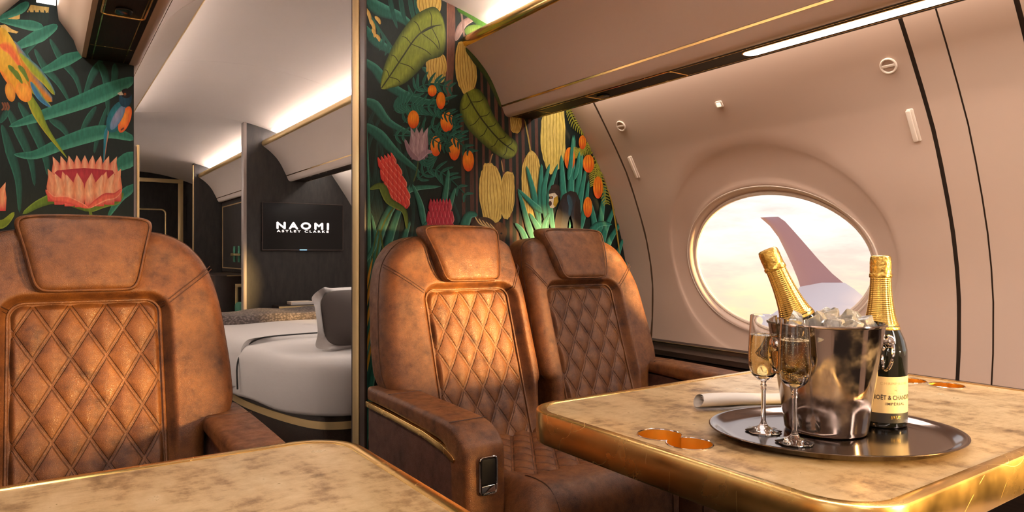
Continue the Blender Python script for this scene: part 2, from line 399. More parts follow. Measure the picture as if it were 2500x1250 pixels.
# ceiling: three curved panels with fine joints between them
def ceil_panel(y0, y1, parent):
    xs = [XC-.856+1.712*i/40 for i in range(41)]
    R = [[(x, y, ZCEIL(x)) for x in xs] for y in (y0, y1)]+[[(x, y, ZCEIL(x)+.02) for x in xs] for y in (y1, y0)]
    return mesh('ceiling_panel', *loft(R, False, loop=True), M_CEIL, parent)
ceil = struct_empty('ceiling', (XC, 3, 2.06))
for y0, y1 in ((-2.15, .3), (.302, 2.41), (2.412, 3.87), (3.872, 5.40), (5.402, 9.62)): ceil_panel(y0, y1, ceil)
xs = [XC-.856+1.712*i/20 for i in range(21)]
mesh('ceiling_backing', *loft([[(x, y, ZCEIL(x)+.03) for x in xs] for y in (-2.15, 9.62)], False), M_SEAM, ceil)

# ---- side walls made of separate moulded panels, gaps between them
WA, WB, WZ = .377, .256, 1.010                 # half width, half height and height of the window openings
OA, OB, OZ = .475, .405, 1.030                 # moulded scoop round each window
def wall_pt(side, y, z, d=0.):
    x = XW(z)+d
    return (x if side > 0 else mir(x), y, z)
def window_panel(side, y0, y1, yc, parent, mat):
    z0, z1 = 0., 1.865; per = []
    for k in range(28): per.append((y0+(y1-y0)*k/28, z0))
    for k in range(36): per.append((y1, z0+(z1-z0)*k/36))
    for k in range(28): per.append((y1-(y1-y0)*k/28, z1))
    for k in range(36): per.append((y0, z1-(z1-z0)*k/36))
    tt = [(0., .048), (.03, .046), (.07, .034), (.11, .021), (.15, .014), (.20, .0125), (.25, .014), (.30, .0160), (.36, .0160), (.44, .0150), (.56, .0130), (.7, .0105), (.82, .008), (.90, .0062), (.95, .0045), (.985, .0022), (1.02, 0.)]
    R = []
    for t, d in tt:
        row = []
        for py, pz in per:
            dy, dz = py-yc, pz-WZ; L = math.hypot(dy, dz); dy /= L; dz /= L
            ri = 1/math.hypot(dy/WA, dz/WB); pi = (dy*ri, dz*ri)
            A = (dy/OA)**2+(dz/OB)**2; s = OZ-WZ; Bq = -2*s*dz/OB**2; Cq = (s/OB)**2-1
            ro = (-Bq+math.sqrt(Bq*Bq-4*A*Cq))/(2*A); r = ri+(ro-ri)*t
            row.append(wall_pt(side, yc+dy*r, WZ+dz*r, d))
        R.append(row)
    last = [(p[1], p[2]) for p in R[-1]]
    for k in range(1, 13):
        f = k/12; R.append([wall_pt(side, ly+(py-ly)*f, lz+(pz-lz)*f) for (ly, lz), (py, pz) in zip(last, per)])
    o = mesh('wall_panel', *loft(R), mat, parent, ang=60)
    return o
def plain_panel(side, y0, y1, parent, mat, z0=0.):
    R = [[wall_pt(side, y, z) for z in ([z0]+[q for q in ZB if q > z0])] for y in (y0, y1)]
    # returned edges give each panel its thickness at the joint
    R = R+[[wall_pt(side, y1, p[2], .018) for p in R[0]]]
    return mesh('wall_panel', *loft(R, False), mat, parent, ang=40)
def joint(side, y, w, parent):
    R = [[wall_pt(side, yy, z, .017) for z in ZB] for yy in (y-w, y+w)]
    mesh('panel_joint', *loft(R, False), M_SEAM, parent)
NW = [0]
def window(side, yc, where):
    NW[0] += 1
    n = 80; el = [(yc+WA*math.cos(2*math.pi*k/n), WZ+WB*math.sin(2*math.pi*k/n)) for k in range(n)]
    r = struct_empty('window_%d' % NW[0], wall_pt(side, yc, WZ, .05))
    pane = [wall_pt(side, y, z, .047) for y, z in el]
    V = pane+[wall_pt(side, yc, WZ, .047)]
    rings = [[wall_pt(side, yc+(y-yc)*s, WZ+(z-WZ)*s, .047) for y, z in el] for s in (1., .75, .5, .25)]
    Vv, Ff = loft(rings); c = len(Vv); Vv.append(wall_pt(side, yc, WZ, .047))
    Ff += [(3*n+j, 3*n+(j+1) % n, c) for j in range(n)]
    mesh('pane', Vv, Ff, M_PANE, r)
    mesh('window_frame', *tube([wall_pt(side, yc+(y-yc)*1.005, WZ+(z-WZ)*1.005, .040) for y, z in el], .0075, 8, True), M_CREAM, r)
    mesh('window_bead', *tube([wall_pt(side, yc+(y-yc)*1.07, WZ+(z-WZ)*1.10, .0165) for y, z in el], .004, 8, True), M_CREAM, r)
    return r
for side, nm in ((1, 'wall_right'), (-1, 'wall_left')):
    w = struct_empty(nm, wall_pt(side, 2.0, 0.))
    plain_panel(side, 2.197, 2.349, w, M_WALL); joint(side, 2.193, .03, w)
    for yc in (1.580, .050, -1.480):
        a, b = yc-.643, yc+.609
        window_panel(side, a+.005, b-.001, yc, w, M_WALL)
        joint(side, a-.001, .03, w); plain_panel(side, a-.089, a-.007, w, M_WALL); joint(side, a-.091, .012, w)
        plain_panel(side, a-.258, a-.0935, w, M_WALL); joint(side, a-.264, .03, w); plain_panel(side, a-.279, a-.270, w, M_WALL)
        window(side, yc, 'main')
    plain_panel(side, 2.349, 2.50, w, M_WALL)
    if side > 0:
        window_panel(side, 2.50, 3.95, 3.20, w, M_BEDBIN); window(side, 3.20, 'bed')
        plain_panel(side, 3.95, 9.62, w, M_BEDBIN)
    else: plain_panel(side, 2.50, 9.62, w, M_BEDBIN)
# ---- end walls
def section(x0, x1, top=True):
    """outline of the cabin's cross-section between two x positions"""
    pts = []
    xs = [x0+(x1-x0)*k/30 for k in range(31)]
    def ztop(x):
        if x > 1.762: return interp([(b, a) for a, b in reversed(_wt) if a > .8], x)
        if x < mir(1.762): return interp([(b, a) for a, b in reversed(_wt) if a > .8], mir(x))
        return ZCEIL(x)
    pts = [(x, max(ztop(x), .9)) for x in xs]
    lo = []
    if x1 > 2.0: pts += [(2.272, .95)] if x1 >= 2.272 else []; lo += [(2.272, .75), (2.25, .58), (2.16, .3), (1.98, 0)]
    else: lo += [(x1, 0)]
    if x0 < mir(2.0): lo += [(mir(1.98), 0), (mir(2.16), .3), (mir(2.25), .58), (mir(2.272), .75)]
    else: lo += [(x0, 0)]
    return pts+lo
YP = 2.35; JX = .962; LX = .224
wfr = struct(mesh('wall_front_right', *slab(section(JX+.004, 2.272), YP+.001, YP+.128, 0, XZ), M_JAMB, smooth=False, origin=(1.6, YP, 0)))
wfl = struct(mesh('wall_front_left', *slab(section(mir(2.272), LX), YP+.001, YP+.128, 0, XZ), M_JAMB, smooth=False, origin=(-.1, YP, 0)))
struct(mesh('wall_rear', *slab(section(mir(2.272), 2.272), -2.17, -2.15, 0, XZ), M_BIN, smooth=False))
wbd = struct(mesh('wall_bedroom', *slab(section(1.262, 2.272), 5.39, 5.45, 0, XZ), M_DARKWALL, smooth=False, origin=(1.8, 5.39, 0)))
wco = struct(mesh('wall_corridor', *slab(section(1.34, 2.272), 8.0, 8.10, 0, XZ), M_DARKWALL, smooth=False, origin=(1.8, 8, 0)))
wfa = struct(mesh('wall_far', *slab(section(mir(2.272), 2.272), 9.60, 9.62, 0, XZ), M_DARKWALL, smooth=False))
wbl = struct(mesh('wall_bedroom_left', *slab(section(mir(2.272), .50), 5.39, 5.45, 0, XZ), M_DARKWALL, smooth=False, origin=(0, 5.39, 0)))
# jamb of the mural wall: dark edge, gold band, dark band
NT = [0]
def trim(V, F, m): NT[0] += 1; return struct(mesh('trim_%d' % NT[0], V, F, m, ang=30))
zt = ZCEIL(JX)
trim(*box(JX-.002, JX+.005, YP-.001, YP+.128, 0, zt), M_JAMB)
trim(*box(JX-.006, JX-.0021, YP+.047, YP+.108, 0, zt, .001), M_GOLDS)
trim(*box(1.238, 1.2615, 5.385, 5.455, 0, ZCEIL(1.25), .002), M_GREYTRIM)
trim(*box(.501, .530, 5.385, 5.455, 0, 1.79, .002), M_GREYTRIM); trim(*box(.5305, .546, 5.38, 5.46, 0, 1.80, .002), M_GOLDS)
# gold-framed door on the far wall, corridor pilaster
dr = struct_empty('door_1', (1.2, 9.6, 0))
mesh('door_leaf', *box(.80, 1.50, 9.575, 9.599, 0, 1.93, .003), M_DARKWALL, dr)
for nm, b in (('frame_rail', (.80, 1.465, 9.565, 9.575, 2.045-.05-.055, 2.045-.055)), ('frame_stile', (1.405, 1.465, 9.565, 9.575, 0, 2.045-.1055))): mesh(nm, *box(*b, .003), M_GOLDS, dr)
q = rrect(.55, 1.262, .4, 1.60, .05); mesh('inner_moulding', *tube([(a, 9.572, b) for a, b in q], .011, 6, True), M_GOLDS, dr)
trim(*box(1.330, 1.3395, 7.995, 8.105, 0, ZCEIL(1.33), .002), M_WOOD); trim(*box(1.318, 1.3295, 8.0, 8.02, 0, ZCEIL(1.33)-.02, .002), M_GOLDS)

# ================================================================ overhead bins
FACE = [(1.385, 1.866), (1.421, 1.841), (1.454, 1.813), (1.487, 1.778), (1.515, 1.738), (1.539, 1.692), (1.557, 1.655)]
LIP = [(1.559, 1.650), (1.570, 1.625), (1.577, 1.615), (1.587, 1.610), (1.601, 1.6105)]
FACE = [(p.x, p.y) for p in smooth_poly([(a, b, 0) for a, b in FACE], 4, False)]
LIP = [(p.x, p.y) for p in smooth_poly([(a, b, 0) for a, b in LIP], 3, False)]
OUTER = [(1.711, 1.6135), (1.722, 1.615), (1.733, 1.632), (1.742, 1.660), (1.757, 1.682), (1.778, 1.712), (1.782, 1.75), (1.782, 1.80)]
def strip3(prof, y0, y1, fx, thick=None):
    """skin along a cross-section profile with turned-in ends"""
    P = [(fx(a), b) for a, b in prof]
    return loft([[(a, y, b) for a, b in P] for y in (y0, y1)], False)
def bin_unit(side, y0, y1, label, m_shell, lens=(), vents=(), rail=True):
    fx = (lambda x: x) if side > 0 else mir
    b = thing('overhead_bin', label, 'overhead bin', (fx(1.6), (y0+y1)/2, 1.61), 'overhead bins along the cabin')
    back = [(1.62, 1.78), (1.60, 1.83), (1.50, 1.868)]
    mesh('bin_door', *slab([(fx(a), c) for a, c in FACE+[(1.60, 1.665), (1.60, 1.87), (1.39, 1.87)]], y0, y1, 0, XZ), m_shell, b, ang=25)
    mesh('lower_lip', *slab([(fx(a), c) for a, c in LIP+[(1.601, 1.647)]], y0, y1, 0, XZ), m_shell, b, ang=40)
    mesh('seam_inlay', *box(*sorted((fx(1.5585), fx(1.60))), y0, y1, 1.6475, 1.6545), M_GOLDP, b, smooth=False)
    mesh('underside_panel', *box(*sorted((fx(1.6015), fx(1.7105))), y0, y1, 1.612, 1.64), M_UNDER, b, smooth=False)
    mesh('outer_moulding', *slab([(fx(a), c) for a, c in OUTER+[(1.711, 1.80)]], y0, y1, 0, XZ), m_shell, b, ang=40)
    mesh('bin_top', *box(*sorted((fx(1.40), fx(1.76))), y0, y1, 1.871, 1.88), M_CEIL, b, smooth=False)
    mesh('hanger', *box(*sorted((fx(1.61), fx(1.76))), y0, y1, 1.80, 1.87), M_BIN, b, smooth=False)
    mesh('wash_lens', *box(*sorted((fx(1.785), fx(1.83))), y0+.02, y1-.02, 1.745, 1.76), M_LENS, b, smooth=False)
    if rail:
        rp = [(1.386, 1.8665), (1.377, 1.872), (1.372, 1.882), (1.372, 1.895), (1.378, 1.907), (1.388, 1.913), (1.40, 1.913), (1.405, 1.905), (1.40, 1.89), (1.40, 1.868)]
        mesh('gold_rail', *slab([(fx(a), c) for a, c in [(p.x, p.y) for p in smooth_poly([(a, c, 0) for a, c in rp], 3)]], y0, y1, 0, XZ), M_GOLDP if m_shell is M_BIN else M_GOLDS, b, ang=40)
    for x in (1.617, 1.697):
        mesh('gold_inlay', *box(*sorted((fx(x-.0012), fx(x+.0012))), y0+.01, y1-.01, 1.6108, 1.613), M_GOLD, b, smooth=False)
    for la, lb in lens:
        q = rrect(*sorted((fx(1.632), fx(1.680))), la, lb, .022)
        fr_ = mesh('lens_frame', *slab(inset(q, -.004), 1.6095, 1.614, .001, XY), M_GOLD, b)
        mesh('light_lens', *slab(q, 1.6085, 1.612, .001, XY), M_LENS, b)
    for va, vb in vents:
        q = rrect(*sorted((fx(1.611), fx(1.701))), va, vb, .014)
        mesh('service_frame', *tube([(a, c, 1.6112) for a, c in q], .0022, 6, True), M_GOLD, b)
        sl = rrect(*sorted((fx(1.640), fx(1.676))), vb-.075, vb-.025, .016)
        mesh('service_recess', *slab(sl, 1.606, 1.613, .002, XY), M_BLACK, b)
        mesh('panel_line', *box(*sorted((fx(1.604), fx(1.708))), vb+.30, vb+.3015, 1.6112, 1.613), M_GOLD, b, smooth=False)
    return b
bin_unit(1, -2.14, 2.349, 'beige overhead bin above the oval window with gold rail and bright strip light', M_BIN, [(-1.9, 1.235)], [(1.48, 1.89)])
bl = bin_unit(-1, -2.14, 2.349, 'beige overhead bin with dark underside at top left beside the parrot mural', M_BIN, [(-1.9, .55)], [(1.30, 1.885)])
bin_unit(1, 2.48, 5.388, 'pale overhead bin in the bedroom above the wall screen', M_BEDBIN, [(2.7, 4.0)])  # lens added to go with the bedroom fill lamp, out of view
bin_unit(-1, 2.351, 5.388, 'pale overhead bin on the left of the bedroom beyond the doorway', M_BEDBIN, [(2.7, 4.0)])  # its unseen lens is likewise added for the fill lamp
bin_unit(1, 5.452, 7.998, 'far small overhead bin in the corridor above the closet door', M_BEDBIN)
# release catch outline on the lip of the near right bin
q = rrect(.62, .86, 1.6235, 1.6395, .008)
# ---- small fittings on the right wall
def wall_frame(y, z):
    p = Vector(wall_pt(1, y, z)); dz = Vector(wall_pt(1, y, z+.01))-Vector(wall_pt(1, y, z-.01)); t = dz.normalized()
    n = Vector((0, 1, 0)).cross(t); n = n if n.x < 0 else -n
    return p, t, n
def on_panel(y, z, u, v, w):
    p, t, n = wall_frame(y, z); return p+Vector((0, 1, 0))*u+t*v+n*w
def pix_wall(u, v):
    r = ray(u, v); lo, hi = .2, 6.
    for _ in range(50):
        m = (lo+hi)/2; z = EYE+r.z*m
        if r.x*m < XW(max(0, min(1.87, z))): lo = m
        else: hi = m
    return r.y*lo, EYE+r.z*lo
def coat_knob(px, py, label):
    y, z = pix_wall(px, py); R = .0208
    k = thing('wall_vent_knob', label, 'knob', on_panel(y, z, 0, 0, 0), 'round slotted knobs on the wall')
    mesh('ring', *tube([on_panel(y, z, R*math.cos(a), R*math.sin(a), .003) for a in [2*math.pi*i/40 for i in range(40)]], .0035, 8, True), M_CREAM, k)
    D = [on_panel(y, z, R*math.cos(a), R*math.sin(a), .001) for a in [2*math.pi*i/40 for i in range(40)]]
    mesh('disc', D, [tuple(range(40))], M_BIN, k, smooth=False)
    mesh('bar', *slab(rrect(-R, R, -.0042, .0042, .002, 3), .0012, .006, .0015, lambda u, v, w: on_panel(y, z, u, v, w)), M_CREAM, k)
coat_knob(1517, 307, 'small round slotted knob on the wall panel nearest the mural')
coat_knob(2170, 160, 'round slotted knob high on the wall right of the window')
def hook(px, py, label):
    y, z = pix_wall(px, py)
    k = thing('coat_hook', label, 'coat hook', on_panel(y, z, 0, 0, 0), 'flip-out coat hooks on the wall')
    mesh('plate', *slab(rrect(-.010, .010, -.052, .052, .004, 3), .0005, .005, .002, lambda u, v, w: on_panel(y, z, u, v, w)), M_CREAM, k)
    mesh('hook_flap', *slab(rrect(-.004, .010, -.050, .050, .004, 3), .0052, .0115, .0025, lambda u, v, w: on_panel(y, z, u, v, w)), M_CREAM, k)
hook(1549, 407, 'slim cream coat hook on the wall between mural and window')
hook(2232, 305, 'slim cream coat hook on the wall right of the window')
y, z = pix_wall(1757, 254)
k = thing('call_light', 'small square lit indicator on the wall above the oval window', 'indicator light', on_panel(y, z, 0, 0, 0))
mesh('bezel', *slab(rrect(-.015, .015, -.013, .013, .006, 4), .0005, .006, .002, lambda u, v, w: on_panel(y, z, u, v, w)), M_CREAM, k)
mesh('lens', *slab(rrect(-.009, .009, -.008, .008, .003, 4), .006, .0075, .0005, lambda u, v, w: on_panel(y, z, u, v, w)), M_LITSQ, k)
# ---- dark side ledges along the walls
for side, lab in ((1, 'dark wood side ledge under the oval window beside the far seat'), (-1, 'dark wood side ledge on the left wall beside the single seat')):
    fx = (lambda x: x) if side > 0 else mir
    L = thing('side_ledge', lab, 'ledge', (fx(2.2), 0, .6))
    pr = [(2.262, .662), (2.235, .655), (2.228, .640), (2.165, .632), (2.160, .612), (2.20, .606), (2.262, .606)]
    mesh('ledge_top', *slab([(fx(a), b) for a, b in pr], -2.14, 2.345, .0, XZ), M_WOOD, L, ang=20)
    mesh('ledge_front', *slab([(fx(a), b) for a, b in [(2.175, .605), (2.145, .30), (2.12, .05), (2.16, .05), (2.24, .45), (2.25, .605)]], -2.14, 2.345, 0, XZ), M_WOOD, L, ang=20)
    mesh('ledge_inlay', *box(*sorted((fx(2.231), fx(2.2335))), -2.13, 2.34, .6555, .6575), M_GOLDS, L, smooth=False)
# ================================================================ seats
HB = [(0, .40), (.12, .40), (.225, .40), (.243, .42), (.246, .50), (.248, .57), (.258, .598), (.288, .611), (.314, .625), (.326, .66), (.327, .70), (.324, .76), (.318, .82), (.310, .89), (.297, .955), (.278, 1.008), (.252, 1.046), (.218, 1.075), (.17, 1.094), (.09, 1.104), (0, 1.106)]
YB0, YBS = 1.845, .33
def yb(z): return YB0+YBS*(z-.5)
QH, QT, QR = .158, .922, .034
def sd_panel(u, v):
    qx = abs(u)-(QH-QR); qz = v-(QT-QR); return math.hypot(max(qx, 0), max(qz, 0))+min(max(qx, qz), 0)-QR
def puff(x, z, px, pz):
    a = x/px+z/pz; b = x/px-z/pz
    return (abs(math.sin(math.pi*a))*abs(math.sin(math.pi*b)))**.55
def make_seat(cx, sl, sr, aL, aR, label):
    S = thing('leather_seat', label, 'seat', (cx, 1.6, 0), 'quilted leather cabin seats')
    right = [(x*(sr if x > .2 else 1), z) if x > .2 else (x, z) for x, z in HB]
    f = lambda x, s: x if x < .2 else .2+(x-.2)*s
    right = [(f(x, sr), z) for x, z in HB]; left = [(-f(x, sl), z) for x, z in HB]
    ctrl = right+left[-2:0:-1]
    bnd = [(p.x, p.y) for p in smooth_poly([(a, b, 0) for a, b in ctrl], 6)]
    def front(u, v):
        t = sstep(0, .028, sd_panel(u, v)); k = sstep(.90, 1.02, v)
        H = .040*(1-k)+.026*k
        o = max(0., abs(u)-.20)/.13
        low = sstep(.62, .50, v)*.025
        return yb(v)-H*t+.030*o*o+low*t
    mpS = lambda u, v, w: Vector((cx+u, w, v))
    V, F = pillow(bnd, (0, .76), front, .042, .135, mpS, .05, rings=[.1, .2]+[.24+.0135*i for i in range(50)]+[.915, .93, .945, .958, .97, .98, .988, .995, 1.0], back=lambda u, v: yb(v))
    body = mesh('backrest', V, F, M_LEATHER, S, ang=70)
    # quilted centre panel
    n, m = 100, 176; rows = []
    for j in range(m+1):
        v = .405+(QT-.405)*j/m; row = []
        for i in range(n+1):
            u = -QH+2*QH*i/n; e = sstep(.0, .016, -sd_panel(u, v))
            row.append((cx+u, yb(v)-.002-(.0125*puff(u, v, *QP)+.002)*e+(1-e)*.006, v))
        rows.append(row)
    V, F = loft(rows, False)
    mesh('quilted_panel', V, F, M_QUILT, S, ang=180)
    # sunk welt round the quilted panel
    wl = [p for p in rrect(-QH-.001, QH+.001, .20, QT+.001, QR, 8) if p[1] > .21]
    wl = [(QH+.001, .45+.05*i) for i in range(9)]+[p for p in rrect(-QH-.001, QH+.001, .20, QT+.001, QR, 8)[:18]]+[(-QH-.001, .85-.05*i) for i in range(9)]
    mesh('panel_welt', *tube([mpS(a, b, yb(b)-.0035) for a, b in wl], .0036, 6), M_LEATHER, body)
    # head cushion
    hb = [(0, .948), (.07, .948), (.096, .951), (.109, .963), (.117, .985), (.131, 1.045), (.144, 1.095), (.148, 1.115), (.142, 1.129), (.12, 1.136), (.07, 1.139), (0, 1.140)]
    hbn = [(p.x, p.y) for p in smooth_poly([(a, b, 0) for a, b in hb+[(-a, b) for a, b in hb[-2:0:-1]]], 5)]
    hf = lambda u, v: yb(v)-.072+.5*max(0, v-1.02)**1.5+.018*(abs(u)/.16)**3
    V, F = pillow(hbn, (0, 1.05), hf, .030, .088, mpS, .04)
    h = mesh('headrest', V, F, M_LEATHER, S, ang=60)
    c = Vector((0, 1.05)); pth = [c+(Vector(b)-c)*.945 for b in hbn]
    mesh('piping', *tube([mpS(p.x, p.y, hf(p.x, p.y)-.0005+.0035) for p in pth], .0024, 6, True), M_LEATHER, h)
    # stitched seams on the backrest
    for s in (-1, 1):
        k = (sr if s > 0 else sl); xe = f(.288, k)
        for off in (-.0035, .0035):
            P = []
            for i in range(14):
                t = i/13; u = s*(.158+(xe-.158)*t); v = .905+.098*t**.95+off*1.2; P.append(mpS(u+s*-off*.4, v, front(u, v)+(.0 if t < .9 else (t-.9)*.13)-.0003))
            mesh('seam', *tube(P, .0013, 5), M_STITCH, body)
    pth = []
    c = Vector((0, .76))
    for b in bnd:
        p = c+(Vector(b)-c)*1.0
        if p.y > .61: pth.append((p, p.x))
    pr = sorted([q for q, _ in pth], key=lambda q: math.atan2(q.x, q.y-.6))
    mesh('edge_seam', *tube([mpS(q.x*1.001, .6+(q.y-.6)*1.0015, front(q.x, q.y)+.044) for q in pr], .0016, 5), M_STITCH, body)
    # cushion with quilted middle and front roll
    cl, cr_ = -(.248 if aL else .242), (.248 if aR else .242)
    cb = rrect(cl, cr_, 1.235, 1.885, .055, 8)
    def ctop(u, v):
        side = sstep(.155, .185, abs(u)); fr_ = sstep(1.43, 1.39, v); k = max(side*.9, fr_)
        return -(.448+.030*k-.010*sstep(.2, .25, abs(u))+.012*math.sin(max(0, min(1, (v-1.235)/.2))*math.pi)*fr_)
    mpC = lambda u, v, w: Vector((cx+u, v, -w))
    V, F = pillow([(p[0], p[1]) for p in [q for a, b in zip(cb, cb[1:]+cb[:1]) for q in (a, ((a[0]+b[0])/2, (a[1]+b[1])/2))]], (0, 1.56), ctop, .075, .20, mpC, .02)
    cu = mesh('seat_cushion', V, F, M_LEATHER, S, ang=70)
    n, m = 84, 110; rows = []
    for j in range(m+1):
        v = 1.425+(1.86-1.425)*j/m; row = []
        for i in range(n+1):
            u = -.162+.324*i/n; e = sstep(0, .014, min(.162-abs(u), v-1.425))
            row.append((cx+u, v, .449+(.013*puff(u, v-1.6, QP[0], .11)+.003)*e-(1-e)*.004))
        rows.append(row)
    mesh('quilted_seat_panel', *loft(rows, False), M_QUILTH, S, ang=180)
    for s in (-1, 1):
        P = [mpC(s*(.170+.012*math.sin(i/15*3.1)), 1.405-.165*i/15, 0) for i in range(16)]
        P = []
        for i in range(22):
            v = 1.42-.185*i/21; d = (v-1.235); u = s*(.175+.01*(1-d/.185))
            zt_ = -ctop(u, v)-(.075-math.sqrt(max(0, .075**2-(.075-d)**2)) if d < .075 else 0)
            P.append((cx+u, v-.0008, zt_+.0008))
        P.append((cx+s*.185, 1.2345, .30))
        mesh('seam', *tube(P, .0016, 5), M_STITCH, cu)
    mesh('seat_base', *box(cx-.235, cx+.235, 1.275, 1.95, .06, .27, .02), M_LEADARK, S)
    mesh('pedestal', *box(cx-.17, cx+.17, 1.38, 1.85, .0, .062, .008), M_WOOD, S)
    # armrests
    for s, on in ((-1, aL), (1, aR)):
        if not on: continue
        xi, xo = cx+s*.241, cx+s*.356
        pad = [(1.985, .632), (1.80, .634), (1.60, .631), (1.47, .626), (1.425, .612), (1.397, .592), (1.384, .565), (1.380, .44), (1.376, .16), (1.462, .16), (1.462, .44), (1.464, .515), (1.478, .55), (1.51, .568), (1.60, .576), (1.80, .586), (1.985, .590)]
        pd = [(p.x, p.y) for p in smooth_poly([(a, b, 0) for a, b in pad[:8]], 4, False)]+pad[8:11]+[(p.x, p.y) for p in smooth_poly([(a, b, 0) for a, b in pad[11:]], 3, False)]
        ap = mesh('armrest', *slab(pd, min(xi, xo), max(xi, xo), .016, YZ, 5), M_LEATHER, S, ang=50)
        mesh('side_panel', *slab([(1.982, .585), (1.80, .581), (1.60, .571), (1.51, .563), (1.475, .545), (1.461, .51), (1.461, .14), (1.982, .14)], xi+s*.012, xo-s*.006, .004, YZ), M_LEADARK, S, ang=40)
        gp = [(1.98, .5885), (1.80, .586), (1.60, .579), (1.50, .5675), (1.445, .552), (1.432, .545), (1.440, .5355), (1.50, .5505), (1.60, .562), (1.80, .570), (1.98, .5725)]
        mesh('gold_inlay_strip', *slab(gp, xo-s*.010, xo+s*.0035, .0012, YZ), M_GOLD, S, ang=40)
        for yy in (1.47, 1.83):
            ring = [(yy+.002*math.sin(i), w) for i, w in enumerate(np.linspace(min(xi, xo)+.004, max(xi, xo)-.004, 9))]
            mesh('seam', *tube([Vector((w, yy, (.6268 if yy < 1.6 else .6338))) for _, w in ring]+[Vector((xo+s*.0002, yy, .612)), Vector((xo+s*.0002, yy+.002, .597))][:2 if s > 0 else 0], .0013, 5), M_STITCH, ap)
        xm = (xi+xo)/2; cpn = rrect(xm-.0235, xm+.0235, .468, .556, .009)
        fr0 = mesh('control_panel', *slab(cpn, 1.380, 1.3735, .001, XZ), M_BLACK, S)
        mesh('panel_frame', *tube([(a, 1.3735, b) for a, b in cpn], .0022, 6, True), M_CHROME, fr0)
        mesh('touch_glass', *slab(rrect(xm-.019, xm+.019, .493, .551, .004), 1.3735, 1.3725, .0003, XZ), M_SCREEN, fr0)
        mesh('latch', *slab(rrect(xm-.019, xm+.019, .472, .489, .003), 1.3735, 1.3715, .0008, XZ), M_CHROME, fr0)
    return S
make_seat(.088, 1., 1., True, True, 'brown quilted leather single seat with trapezoid headrest on the left')
make_seat(1.172, 1., .22, True, False, 'brown leather seat nearest the doorway with gold-striped armrest')
make_seat(1.660, .35, 1., False, True, 'brown leather seat beside the window wall behind the table')

# ================================================================ tables
TZ, TH = .722, .062
def fig8(cx, cy, dx, dy, r, n=28):
    """outline of two overlapping circles"""
    d = math.hypot(dx, dy); a0 = math.atan2(dy, dx); h = math.acos(min(1, d/2/r)); o = []
    for k in range(n+1): t = a0+math.pi+(-(math.pi-h)+2*(math.pi-h)*k/n); o.append((cx-dx/2+r*math.cos(t), cy-dy/2+r*math.sin(t)))
    for k in range(n+1): t = a0+(-(math.pi-h)+2*(math.pi-h)*k/n); o.append((cx+dx/2+r*math.cos(t), cy+dy/2+r*math.sin(t)))
    return o
def make_table(x0, x1, y0, y1, label, cups, r=.095):
    T = thing('gold_rimmed_table', label, 'table', ((x0+x1)/2, (y0+y1)/2, 0), 'gold rimmed cabin tables')
    out = rrect(x0, x1, y0, y1, r, 14); inn = inset(out, .022)
    # rim ring with softly rounded edges
    rings = []
    for d, z in ((.022, TZ-.003), (.022, TZ-.0005), (.0205, TZ+.0005), (.004, TZ+.0005), (.0015, TZ-.0005), (0, TZ-.004), (0, TZ-TH+.004), (.0015, TZ-TH+.001), (.004, TZ-TH), (.03, TZ-TH)):
        rings.append([(p.x, p.y, z) for p in inset(out, d)])
    mesh('gold_rim', *loft(rings), M_GOLD, T, ang=40)
    top = fillpoly([(p.x, p.y) for p in inset(out, .0215)], cups, TZ-.0008); mesh('table_top', *top, M_TABLE, T, smooth=False)
    mesh('underside', *slab(inset(out, .028), TZ-TH+.002, TZ-TH+.006, 0, XY), M_WOOD, T, smooth=False)
    for c in cups:
        V, F = loft([[(p[0], p[1], z) for p in c] for z in (TZ-.0004, TZ-.052)], True, False, True)
        cp = mesh('cup_holder', V, F, M_GOLDC, T, ang=50)
        mesh('cup_rim', *tube([(p[0], p[1], TZ-.0002) for p in c], .0013, 6, True), M_CHROME, cp)
    cx, cy = (x0+x1)/2, (y0+y1)/2
    mesh('pedestal', *slab(rrect(cx-.17, cx+.17, cy-.05, cy+.05, .04), .02, TZ-TH+.002, .004, XY), M_WOOD, T)
    mesh('foot_plate', *slab(rrect(cx-.25, cx+.25, cy-.14, cy+.14, .05), 0, .021, .004, XY), M_WOOD, T)
    return T
make_table(.818, 1.895, .432, 1.172, 'gold rimmed table carrying the champagne tray beside the window', [fig8(.895, .812, .0, -.068, .0385), fig8(1.802, .812, .01, -.082, .0385)])
make_table(-.42, .436, .30, 1.168, 'empty gold rimmed table in the left foreground before the single seat', [fig8(-.36, .75, 0, -.07, .0385)])
# ================================================================ champagne service
RV, FV = Vector((CS, -SN, 0)), Vector((SN, CS, 0))          # camera right / forward on the floor plan, used as table directions
TC = RV*(.479*1.192-.010)+FV*1.192+Vector((0, 0, TZ))                               # tray centre
tr_ = thing('oval_tray', 'oval smoked metal tray under the ice bucket', 'tray', TC)
prof = [(0., .0035), (.5, .0035), (.80, .0036), (.86, .0042), (.90, .0068), (.935, .0115), (.965, .0145), (.99, .0155), (1.0, .0150), (1.0, .0138), (.97, .012), (.92, .004), (.87, .0008), (.6, .0004)]
n = 96; R = []
for s, h in prof:
    s = max(s, .001); R.append([TC+RV*(.2115*s*math.cos(2*math.pi*k/n))+FV*(.172*s*math.sin(2*math.pi*k/n))+Vector((0, 0, h+.0006)) for k in range(n)])
mesh('dish', *loft(R, True, False, True), M_TRAY, tr_, ang=60)
TT = TZ+.0046                                                # height of the tray floor
